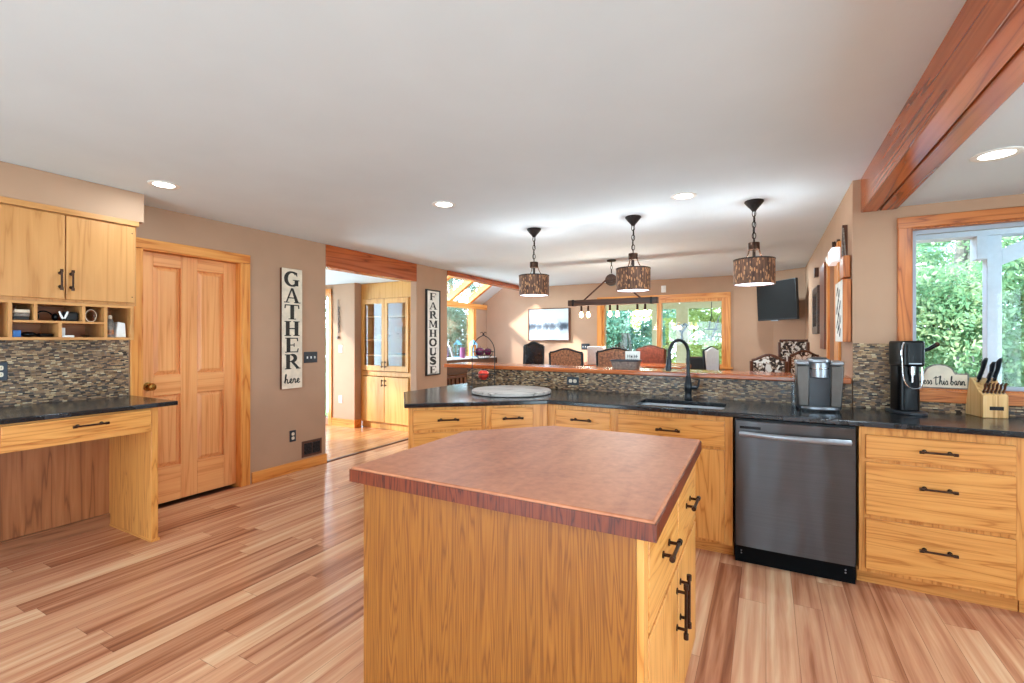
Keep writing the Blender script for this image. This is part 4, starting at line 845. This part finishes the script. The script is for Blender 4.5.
# ------------------------------------------------------------------ things on the bar
def onbar(s_, w_): p = ob + bx * s_; n = Vector((-bx.y, bx.x)); p = p + n * w_; return (p.x, p.y, 1.106)
xs = 1.62
t = thing('grey_basket', 'low grey woven basket on the bar top', 'basket', onbar(xs, .16), bang)
MB().rings([[(x, y, z) for x, y in rrect(-w_, w_, -d_, d_, .03)] for w_, d_, z in ((.105, .06, 0), (.122, .072, .07), (.115, .066, .07), (.098, .054, .008))]).build('basket', M['stone'], t)
MB().tube([(x, y, .07) for x, y in rrect(-.12, .12, -.07, .07, .03)], .007, 8, closed=True).build('rim', M['greyplate'], t)
for k in (-1, 1): solo('napkin_stack', MB().box(-.04, .04, -.035, .035, 0, .05), M['blackm' if k < 0 else 'brownwood'], ('black' if k < 0 else 'brown') + ' packet inside the grey basket on the bar', 'packet', (onbar(xs + k * .045, .16)[0], onbar(xs + k * .045, .16)[1], 1.115), bang, bevel=.004)
t = thing('small_plaque', 'small white lettered plaque standing behind the grey basket', 'plaque', onbar(xs + .02, .28), bang)
MB().box(-.065, .065, -.01, .01, 0, .15).build('board', M['offwhite'], t, bevel=.003)
m = MB(); random.seed(3)
for zz in (.105, .065):
    x = -.045
    while x < .04:
        w_ = random.uniform(.008, .014); m.box(x, x + w_ * .35, -.0115, -.0095, zz - .014, zz + .014); m.box(x, x + w_, -.0115, -.0095, zz - .003 + random.uniform(-.008, .008), zz + .003); x += w_ + .006
m.build('marks', M['ink'], t)
# ------------------------------------------------------------------ dining room
def chair(name, label, loc, rot, mat, frame='blackm', w=.44, top=1.24, seat=.74, dome=True, group='dining chairs', cushion=None):
    t = thing(name, label, 'chair', loc, rot, group); h = w / 2
    for sx in (-1, 1):
        MB().tube([(sx * h * .92, -.20, 0), (sx * h * .92, -.19, seat - .03)], [.018, .022], 8).build('leg', M[frame], t)
        MB().tube([(sx * h * .92, .22, 0), (sx * h * .95, .19, seat), (sx * h, .23, top - .05)], [.018, .022, .016], 8).build('leg', M[frame], t)
    MB().prism(rrect(-h, h, -.22, .21, .05), seat - .04, seat + .045).build('seat', M[cushion or mat], t, bevel=.02)
    arc = [(h * (1 - 2 * i / 16), top - .05 + (.045 * math.sin(PI * i / 16) ** 2 if dome else .01)) for i in range(17)]
    MB().prism([(-h * .93, seat + .12), (h * .93, seat + .12)] + [(x * .95, z) for x, z in arc], .19, .235, 'y').build('backrest', M[mat], t, bevel=.012)
    MB().tube([(x, .222, z + .006) for x, z in arc], .013, 8).build('top_rail', M[frame], t)
    MB().tube([(-h * .9, -.19, .28), (h * .9, -.19, .28)], .012, 8).build('stretcher', M[frame], t)
    return t
chair('dining_chair', 'brown tooled leather chair with its back to the bar, left of the grey basket', (-2.18, 5.66, 0), PI, 'leather', w=.43)
chair('dining_chair', 'tan leather chair with dark frame directly behind the grey basket', (-1.55, 5.66, 0), PI, 'leather', w=.46, top=1.255)
chair('dining_chair', 'red-brown leather chair on the far side of the dining table by the window', (-1.45, 6.64, 0), 0, 'leather_red', 'brownwood', w=.40, top=1.265)
chair('dining_chair', 'shiny black leather chair at the left end of the dining table', (-2.88, 5.80, 0), PI + .8, 'blackleather', w=.27, top=1.32, group='dining chairs')
t = thing('dining_table', 'tall wooden dining table under the chandelier', 'table', (-1.85, 6.18, 0))
MB().box(-.72, .98, -.40, .40, .98, 1.03).build('tabletop', M['bar'], t, bevel=.006)
MB().box(-.64, .88, -.32, .32, .89, .98).build('apron', M['brownwood_x'], t)
for sx in (-1, 1):
    for sy in (-1, 1): MB().box(.12 + sx * .74 - .04, .12 + sx * .74 + .04, sy * .32 - .04, sy * .32 + .04, 0, .98).build('leg', M['brownwood'], t, bevel=.004)
t = thing('white_box', 'white cardboard box on the dining table behind the tan chair', 'box', (-1.98, 6.02, 1.031), .1)
MB().box(-.10, .10, -.09, .09, 0, .20).build('body', M['paper'], t, bevel=.004); MB().box(-.105, .105, -.095, .095, .20, .235).build('lid', M['white'], t, bevel=.004)
t = thing('centrepiece', 'dark low centrepiece of foliage on the dining table', 'centrepiece', (-1.76, 6.25, 1.031))
MB().lathe([(.05, 0), (.09, .05), (.085, .06), (.04, .02)], n=20).build('bowl', M['blackm'], t)
random.seed(8); m = MB()
for k in range(40):
    a = random.uniform(0, 2 * PI); r = random.uniform(.02, .14); z = random.uniform(.08, .24)
    m.obox((r * math.cos(a), r * math.sin(a), z), (.055, .022, .004), RZ(a) @ RY(random.uniform(-.9, .9)))
m.tube([(0, 0, .02), (0, 0, .2)], .006, 6); m.build('foliage', M['blackm'], t)
chair('slat_chair', 'white and blue draped high chair by the right end of the dining window', (-.50, 7.2, 0), 1.1, 'white', 'faucet', w=.34, top=1.25, group='dining chairs', cushion='blue')
chair('wicker_chair', 'low dark wicker chair in front of the dining window', (-.90, 7.95, 0), .3, 'blackm', 'brownwood', w=.36, top=1.10, seat=.62, dome=False)
chair('cowhide_stool', 'low cowhide-backed stool behind the right end of the bar', (.02, 4.80, 0), PI, 'cow', 'brownwood', w=.26, top=1.225, seat=.74, group='cowhide seats')
chair('cowhide_stool', 'cowhide stool tucked between the low stool and the tall chair', (.27, 5.42, 0), PI + .2, 'cow', 'brownwood', w=.24, top=1.25, seat=.74, group='cowhide seats')
chair('cowhide_chair', 'tall cowhide high-back chair by the dining side wall', (.30, 6.0, 0), PI - .2, 'cow', 'brownwood', w=.26, top=1.38, seat=.70, group='cowhide seats', dome=False)
# television on its arm in the corner
tl, tr = Vector((-.12, 8.05)), Vector((.36, 7.42)); dv = tr - tl; wdt = dv.length; ta = math.atan2(dv.y, dv.x)
t = thing('television', 'black flat television tilted down in the far corner', 'television', ((tl.x + tr.x) / 2, (tl.y + tr.y) / 2, 1.915), ta)
TM = RX(.05)
MB().obox((0, 0.02, 0), (wdt, .04, .56), TM).build('casing', M['blackm'], t, bevel=.006); MB().obox((0, -.0015, .006), (wdt - .024, .002, .53), TM).build('screen', M['screen'], t)
MB().obox((0, 0.0, -.286), (.14, .03, .012), TM).build('sensor_bar', M['silver'], t); MB().tube([(0, .04, 0), (.06, .16, 0), (.03, .30, .0)], .025, 10).build('wall_arm', M['blackm'], t)
t = thing('picture', 'wide snowy landscape picture on the far wall', 'picture', (-4.20, 8.525, 1.345))
MB().box(0, .85, -.03, 0, 0, .61).build('canvas', M['print'], t); MB().box(-.012, .0, -.045, 0, -.012, .622).box(.85, .875, -.045, 0, -.012, .622).box(0, .85, -.045, 0, -.014, 0).box(0, .85, -.045, 0, .61, .622).build('frame', M['brownwood'], t)
# side wall of the dining room, front to back
t = thing('hanging_sign', 'tall white board sign with black script hung by rope on the side wall', 'sign', (.503, 3.82, 1.345), -PI / 2)
MB().prism([(-.36, 0), (0, 0), (0, .42), (-.36, .42)], -.052, -.004, 'y').build('board', M['win_wood'], t, bevel=.003); MB().box(-.358, -.002, -.0535, -.052, .002, .418).build('face', M['offwhite'], t)
m = MB()
for k, (x, z) in enumerate(((-.22, .33), (-.18, .25), (-.24, .2), (-.16, .15), (-.22, .10), (-.18, .06))): m.ribbon([(p[0], p[1]) for p in spl([(x - .06, z, 0), (x, z + .05, 0), (x + .05, z - .02, 0), (x + .1, z + .03, 0)], 5)], .014, -.055, -.0533)
m.build('script_strokes', M['ink'], t)
MB().box(-.20, -.02, -.046, -.006, .435, .58).build('neck_block', M['win_wood'], t, bevel=.003)
MB().tube([(-.04, -.03, .575), (-.20, -.025, .80)], .005, 6).tube([(-.19, -.03, .575), (-.21, -.025, .80)], .005, 6).build('rope', M['stone'], t)
MB().box(-.235, -.195, -.03, 0, .56, .82).build('peg_rail', M['brownwood'], t)
t = thing('wall_sconce', 'white glass wall sconce above the side door', 'wall lamp', (.503, 4.42, 2.02), -PI / 2)
MB().cyl((.0, 0, .07), (0, -.02, .07), .05).build('back_plate', M['bronze'], t); MB().tube(spl([(0, -.02, .07), (0, -.04, .10), (0, -.036, .03)], 5), .01, 8).build('arm', M['bronze'], t)
MB().rings([[(x * .13, -.036 + y * .03, z) for x, y in rrect(-1, 1, -1, 1, .3)] for z in (-.07, .04)]).build('shade', emit('lit_glass_shade', (250, 250, 255), .3), t, bevel=.01)
solo('wall_plank', MB().box(-.40, 0, -.035, 0, 0, .80), wood('russet_plank', (84, 40, 20), (122, 62, 32), (140, 78, 44), axis='z', rings=4), 'upright dark brown plank hung beside the side door', 'plank', (.503, 5.15, 1.27), -PI / 2, bevel=.004)
t = thing('framed_mirror', 'dark framed mirror on the side wall beyond the plank', 'mirror', (.503, 5.75, 1.42), -PI / 2)
MB().box(-.60, -.52, -.04, 0, 0, .50).box(-.08, 0, -.04, 0, 0, .50).box(-.52, -.08, -.04, 0, 0, .08).box(-.52, -.08, -.04, 0, .42, .50).build('frame', M['brownwood_x'], t, bevel=.004); MB().box(-.52, -.08, -.012, -.004, .08, .42).build('glass', M['chrome'], t)
solo('door_chime', MB().box(-.05, .05, -.04, 0, -.05, .05), M['brownwood'], 'small brown chime box high on the dining side wall', 'chime', (.503, 6.1, 2.09), -PI / 2, bevel=.006)
# ------------------------------------------------------------------ china cabinet in the passage
t = thing('china_cabinet', 'yellow oak built-in china cabinet with glass upper doors', 'cabinet', (-5.56, 5.335, 0))
W_ = 1.0
MB().box(0, .03, 0, .44, .09, 2.22).box(W_ - .03, W_, 0, .44, .09, 2.22).build('side', M['hutch'], t)
MB().box(.03, W_ - .03, .42, .44, .09, 2.0).build('back', M['casing'], t)
MB().box(.0, W_, .02, .44, 0, .09).build('plinth', M['hutch'], t)
MB().box(.03, W_ - .03, 0, .42, 1.98, 2.22).build('cornice', M['hutch'], t)
MB().box(.03, W_ - .03, .0, .42, .80, .87).build('ledge', M['hutch'], t, bevel=.003)
for z in (1.10, 1.34, 1.70): MB().box(.03, W_ - .03, .03, .42, z, z + .02).build('inner_shelf', M['hutch'], t)
for x0, x1, hx in ((.035, .497, .468), (.503, W_ - .035, .532)):
    front(t, 'door', x0, x1, .10, .79, M['hutch'], hx=hx, hz=.70, L=.09, vertical=True)
    m = MB().prism(rect(x0, x1, .88, 1.975), -.02, 0, 'y', [rect(x0 + .055, x1 - .055, .96, 1.90)[::-1]]); g = m.build('glazed_door', M['hutch'], t, bevel=.002)
    MB().box(x0 + .05, x1 - .05, -.012, -.008, .955, 1.905).build('pane', M['cabglass'], g); p = pull_mesh(.09, True).build('handle', M['bronze'], g); p.location = (hx, -.02, .98)
def inh(x, y, z): return (-5.54 + x, 5.335 + y, z)
def goblet(label, x, y, z, s_=1):
    t = thing('goblet', label, 'glass', inh(x, y, z), 0, 'glassware in the china cabinet')
    MB().lathe([(.035 * s_, 0), (.033 * s_, .004), (.006, .01), (.005, .075 * s_)], n=18).build('stem', M['cabglass'], t)
    MB().lathe([(.006, .075 * s_), (.034 * s_, .10 * s_), (.04 * s_, .15 * s_), (.036 * s_, .19 * s_), (.034 * s_, .19 * s_), (.037 * s_, .15 * s_), (.03 * s_, .102 * s_)], n=18).build('bowl', M['cabglass'], t)
for i, (x, w_) in enumerate(((.55, 'left'), (.66, 'centre'), (.77, 'right'))): goblet('clear goblet on the right middle shelf of the china cabinet, ' + w_, x, .2, 1.361, 1.0)
t = thing('candelabrum', 'dark branched candle holder on the left middle shelf of the china cabinet', 'candle holder', inh(.25, .2, 1.121))
MB().lathe([(.05, 0), (.045, .01), (.012, .02), (.010, .15)], n=18).build('base', M['iron'], t)
for s_ in (-1, 1): MB().tube(spl([(0, 0, .10), (s_ * .05, 0, .10), (s_ * .07, 0, .16)], 5), .006, 8).cyl((s_ * .07, 0, .16), (s_ * .07, 0, .175), .018).build('branch', M['iron'], t)
for i in range(3): solo('plate', MB().lathe([(.05, 0), (.10, .012), (.102, .016), (.05, .006)], n=28), M['paper'], ('lowest', 'middle', 'topmost')[i] + ' white plate of the stack in the china cabinet', 'plate', inh(.22, .22, .8705 + .0165 * i), 0, 'stacked plates in the china cabinet')
solo('platter', MB().lathe([(.07, 0), (.15, .018), (.153, .022), (.07, .006)], n=30), M['greyplate'], 'wide grey platter on the right lower shelf of the china cabinet', 'platter', inh(.68, .22, 1.121))
solo('serving_bowl', MB().lathe([(.04, 0), (.10, .06), (.105, .065), (.09, .055), (.035, .012)], n=26), M['paper'], 'white bowl on the left upper shelf of the china cabinet', 'bowl', inh(.25, .22, 1.361))
t = thing('iron_ornament', 'slim black iron ornament hanging on the pink-lit passage wall', 'ornament', (-5.905, 5.20, 1.36))
MB().tube([(0, -.012, .02), (0, -.012, .62)], .004, 6).build('rod', M['iron'], t)
for k in range(6): z = .10 + .07 * k; MB().tube(spl([(0, -.012, z), (.03, -.014, z + .03), (.02, -.014, z + .055), (-.005, -.012, z + .05)], 5), .006, 6).build('curl', M['iron'], t)
MB().ball((0, -.02, .03), .028, 1, .6, 1).build('bob', M['stone'], t)
# things on the sunroom sill and beneath it
t = thing('photo_frame', 'leaning white photo frame on the sunroom sill', 'photo frame', (-5.12, 7.12, 1.001), PI / 2 + .5)
fm = RX(-.25); MB().obox((0, 0, .11), (.17, .016, .22), fm).build('frame', M['white'], t, bevel=.003); MB().obox((0, -.010, .11), (.12, .003, .16), fm).build('print', M['stone'], t)
t = thing('candle', 'purple pillar candle on the sunroom sill', 'candle', (-5.12, 7.48, 1.001))
MB().lathe([(.05, 0), (.052, .004), (.052, .19), (.046, .196), (.01, .19)], n=22).build('wax', plain('mauve_wax', (132, 72, 110), .5), t); MB().cyl((0, 0, .185), (0, 0, .215), .003, n=6).build('wick', M['black'], t)
t = thing('lantern', 'pale blue wire lantern on the sunroom sill behind the basket stand', 'lantern', (-5.12, 7.86, 1.001))
lb = plain('pale_blue_metal', (120, 178, 206), .4, .3)
MB().lathe([(.085, 0), (.085, .015)], n=6).build('base', lb, t); m = MB()
for k in range(6): a = k * PI / 3; m.cyl((.08 * math.cos(a), .08 * math.sin(a), .01), (.08 * math.cos(a), .08 * math.sin(a), .25), .005, n=6)
m.build('bar', lb, t); MB().lathe([(.095, .25), (.09, .265), (.03, .33), (.012, .345), (.002, .35)], n=6).build('roof', lb, t)
t = thing('bench', 'brown slatted wooden bench under the sunroom window', 'bench', (-4.75, 6.9, 0), PI / 2)
MB().box(-.5, .6, -.17, .17, .40, .44).build('seat', M['brownwood_x'], t); m = MB()
for k in range(9): m.box(-.48 + .125 * k, -.43 + .125 * k, .13, .16, .44, .66)
m.box(-.5, .6, .12, .17, .66, .70); m.build('slatted_back', M['brownwood'], t)
for sx in (-.47, .57):
    for sy in (-.14, .14): MB().box(sx - .025, sx + .025, sy - .025, sy + .025, 0, .40).build('leg', M['brownwood'], t)
# ------------------------------------------------------------------ outdoors
tag(MB().prism([(-7, 9), (-40, 9), (-40, 50), (40, 50), (40, 4), (-7, 4)], -.9, -.6).build('garden_ground', M['grassm'], None), 'green lawn around the house', 'lawn', kind='structure')
struct('floor_porch', MB().box(-5.3, 2.4, 8.70, 11.2, -.15, -.02), M['siding'])
wally('wall_porch', 11.0, 11.1, rect(-5.3, 1.6, -.02, 2.7), [rect(-4.6, -2.30, .55, 2.04), rect(-2.20, -1.77, .55, 2.04), rect(-1.52, .1, .55, 2.04), rect(.3, 1.4, .55, 2.04)], 'porch')
struct('ceiling_porch', MB().box(-5.3, 1.6, 8.70, 11.1, 2.6, 2.7), M['porch'])
t = thing('porch_ornament', 'dark iron heart-shaped ornament on the porch post beyond the dining window', 'ornament', (-1.645, 11.0, 1.52))
MB().tube([tuple(p) for p in spl([(0, -.02, 0), (.06, -.02, .07), (.10, -.02, .14), (.06, -.02, .18), (0, -.02, .12), (-.06, -.02, .18), (-.10, -.02, .14), (-.06, -.02, .07)], 5, True)], .02, 6, closed=True).build('heart', M['iron'], t)
MB().tube([(0, -.02, 0), (.0, -.02, -.22)], .022, 6).build('stem', M['iron'], t); MB().tube([(-.16, -.02, .15), (.16, -.02, .15)], .010, 6).build('bar', M['iron'], t)
t = thing('hanging_feeder', 'thin bird feeder hanging from the porch ceiling on a chain', 'bird feeder', (-.98, 10.4, 1.55))
MB().tube([(0, 0, .3), (0, 0, 1.05)], .008, 6).build('chain', M['iron'], t)
for k in range(3): a = k * 2.09; MB().tube([(.12 * math.cos(a), .12 * math.sin(a), .0), (0, 0, .3)], .007, 6).build('wire', M['iron'], t)
MB().lathe([(.13, .0), (.13, .02), (.02, .015)], n=16).build('tray', M['iron'], t)
t = thing('pergola', 'white porch post with bracket and beam outside the kitchen window', 'porch', (1.735, 5.6, -.6))
MB().box(-.048, .048, -.05, .05, 0, 2.86).build('post', M['siding'], t, bevel=.004); MB().box(-.95, 4.5, -.09, .09, 2.86, 3.02).build('beam', M['siding'], t)
MB().prism([(.048, 2.60), (.62, 2.86), (.30, 2.86), (.048, 2.74)], -.05, .05, 'y').build('bracket', M['siding'], t); MB().prism([(-.12, 2.66), (-.048, 2.66), (-.048, 2.86), (-.12, 2.86)], -.08, .08, 'y').build('cap', M['siding'], t)
struct('ceiling_eave', MB().box(.70, 6.2, 3.96, 5.7, 2.425, 2.50), M['siding'])
def tree(label, x, y, h, cr, mat, n, seed, zc=None, leaf=.07, group='trees outside the windows'):
    t = thing('leafy_tree', label, 'tree', (x, y, -.6), seed * .7, group); n = int(n * 2.2); rng = np.random.default_rng(seed); zc = zc or h * .43
    tm = MB(); tm.tube([(0, 0, -.05), (.06, .03, h * .25), (-.05, .05, h * .5), (.02, 0, h * .8)], [h * .028, h * .02, h * .014, h * .004], 9)
    cl = []
    for k in range(46):
        v = rng.normal(size=3); v /= np.linalg.norm(v); v *= rng.uniform(.35, 1) ** .5; c = np.array((v[0] * cr, v[1] * cr, zc + v[2] * h * .40)); c[2] = max(c[2], .3); cl.append(c)
        if k < 14: tm.tube([(0, 0, h * (.2 + .03 * k)), tuple(c * np.array((.5, .5, 1)) - np.array((0, 0, .1 * h))), tuple(c)], [h * .009, h * .006, h * .002], 6)
    tm.build('trunk', M['barkm'], t)
    cl = np.array(cl); c = cl[rng.integers(0, len(cl), n)] + np.clip(rng.normal(size=(n, 3)), -1.25, 1.25) * np.array((.20, .20, .16)) * cr
    a = rng.normal(size=(n, 3)); a /= np.linalg.norm(a, axis=1)[:, None]; b = rng.normal(size=(n, 3)); b -= a * (a * b).sum(1)[:, None]; b /= np.linalg.norm(b, axis=1)[:, None]
    sz = rng.uniform(.6, 1.2, n)[:, None] * (leaf if n < 40000 else .05); P = np.stack([c - a * sz, c + b * sz * .45, c + a * sz, c - b * sz * .45], 1).reshape(-1, 3)
    me = bpy.data.meshes.new('foliage'); me.from_pydata(P.tolist(), [], np.arange(4 * n).reshape(-1, 4).tolist()); me.materials.append(M[mat])
    o = bpy.data.objects.new('foliage', me); COL.objects.link(o); o.parent = t
TR = [('round green tree outside the kitchen window, behind the porch post', 3.2, 11.5, 6.4, 2.1, 'leaf_a', 34000, 1), ('bluish green tree right of the porch post outside the kitchen window', 8.1, 10.5, 5.6, 1.8, 'leaf_b', 14000, 2),
      ('tall tree farther behind the kitchen window', 5.2, 18.2, 9.0, 2.4, 'leaf_b', 12000, 3), ('broad tree at the right edge beyond the kitchen window', 11.6, 15.2, 7.5, 2.6, 'leaf_b', 8000, 5),
      ('yellowing tree behind the right light of the dining window', -1.3, 18.9, 7.0, 1.55, 'leaf_c', 16000, 6), ('bluish tree behind the left light of the dining window', -4.5, 16.6, 7.0, 1.55, 'leaf_b', 14000, 7), ('big pale tree farther beyond the porch', -4.6, 25.0, 9.5, 3.2, 'leaf_c', 16000, 8),
      ('pale tree beyond the porch on the right', 3.0, 24.4, 9.0, 2.6, 'leaf_a', 10000, 9), ('tree outside the sunroom window', -11.7, 16.3, 7.0, 2.0, 'leaf_b', 12000, 10), ('tree outside the passage door', -14.5, 9.8, 6.0, 2.6, 'leaf_a', 7000, 12)]
for a in TR: tree(*a)
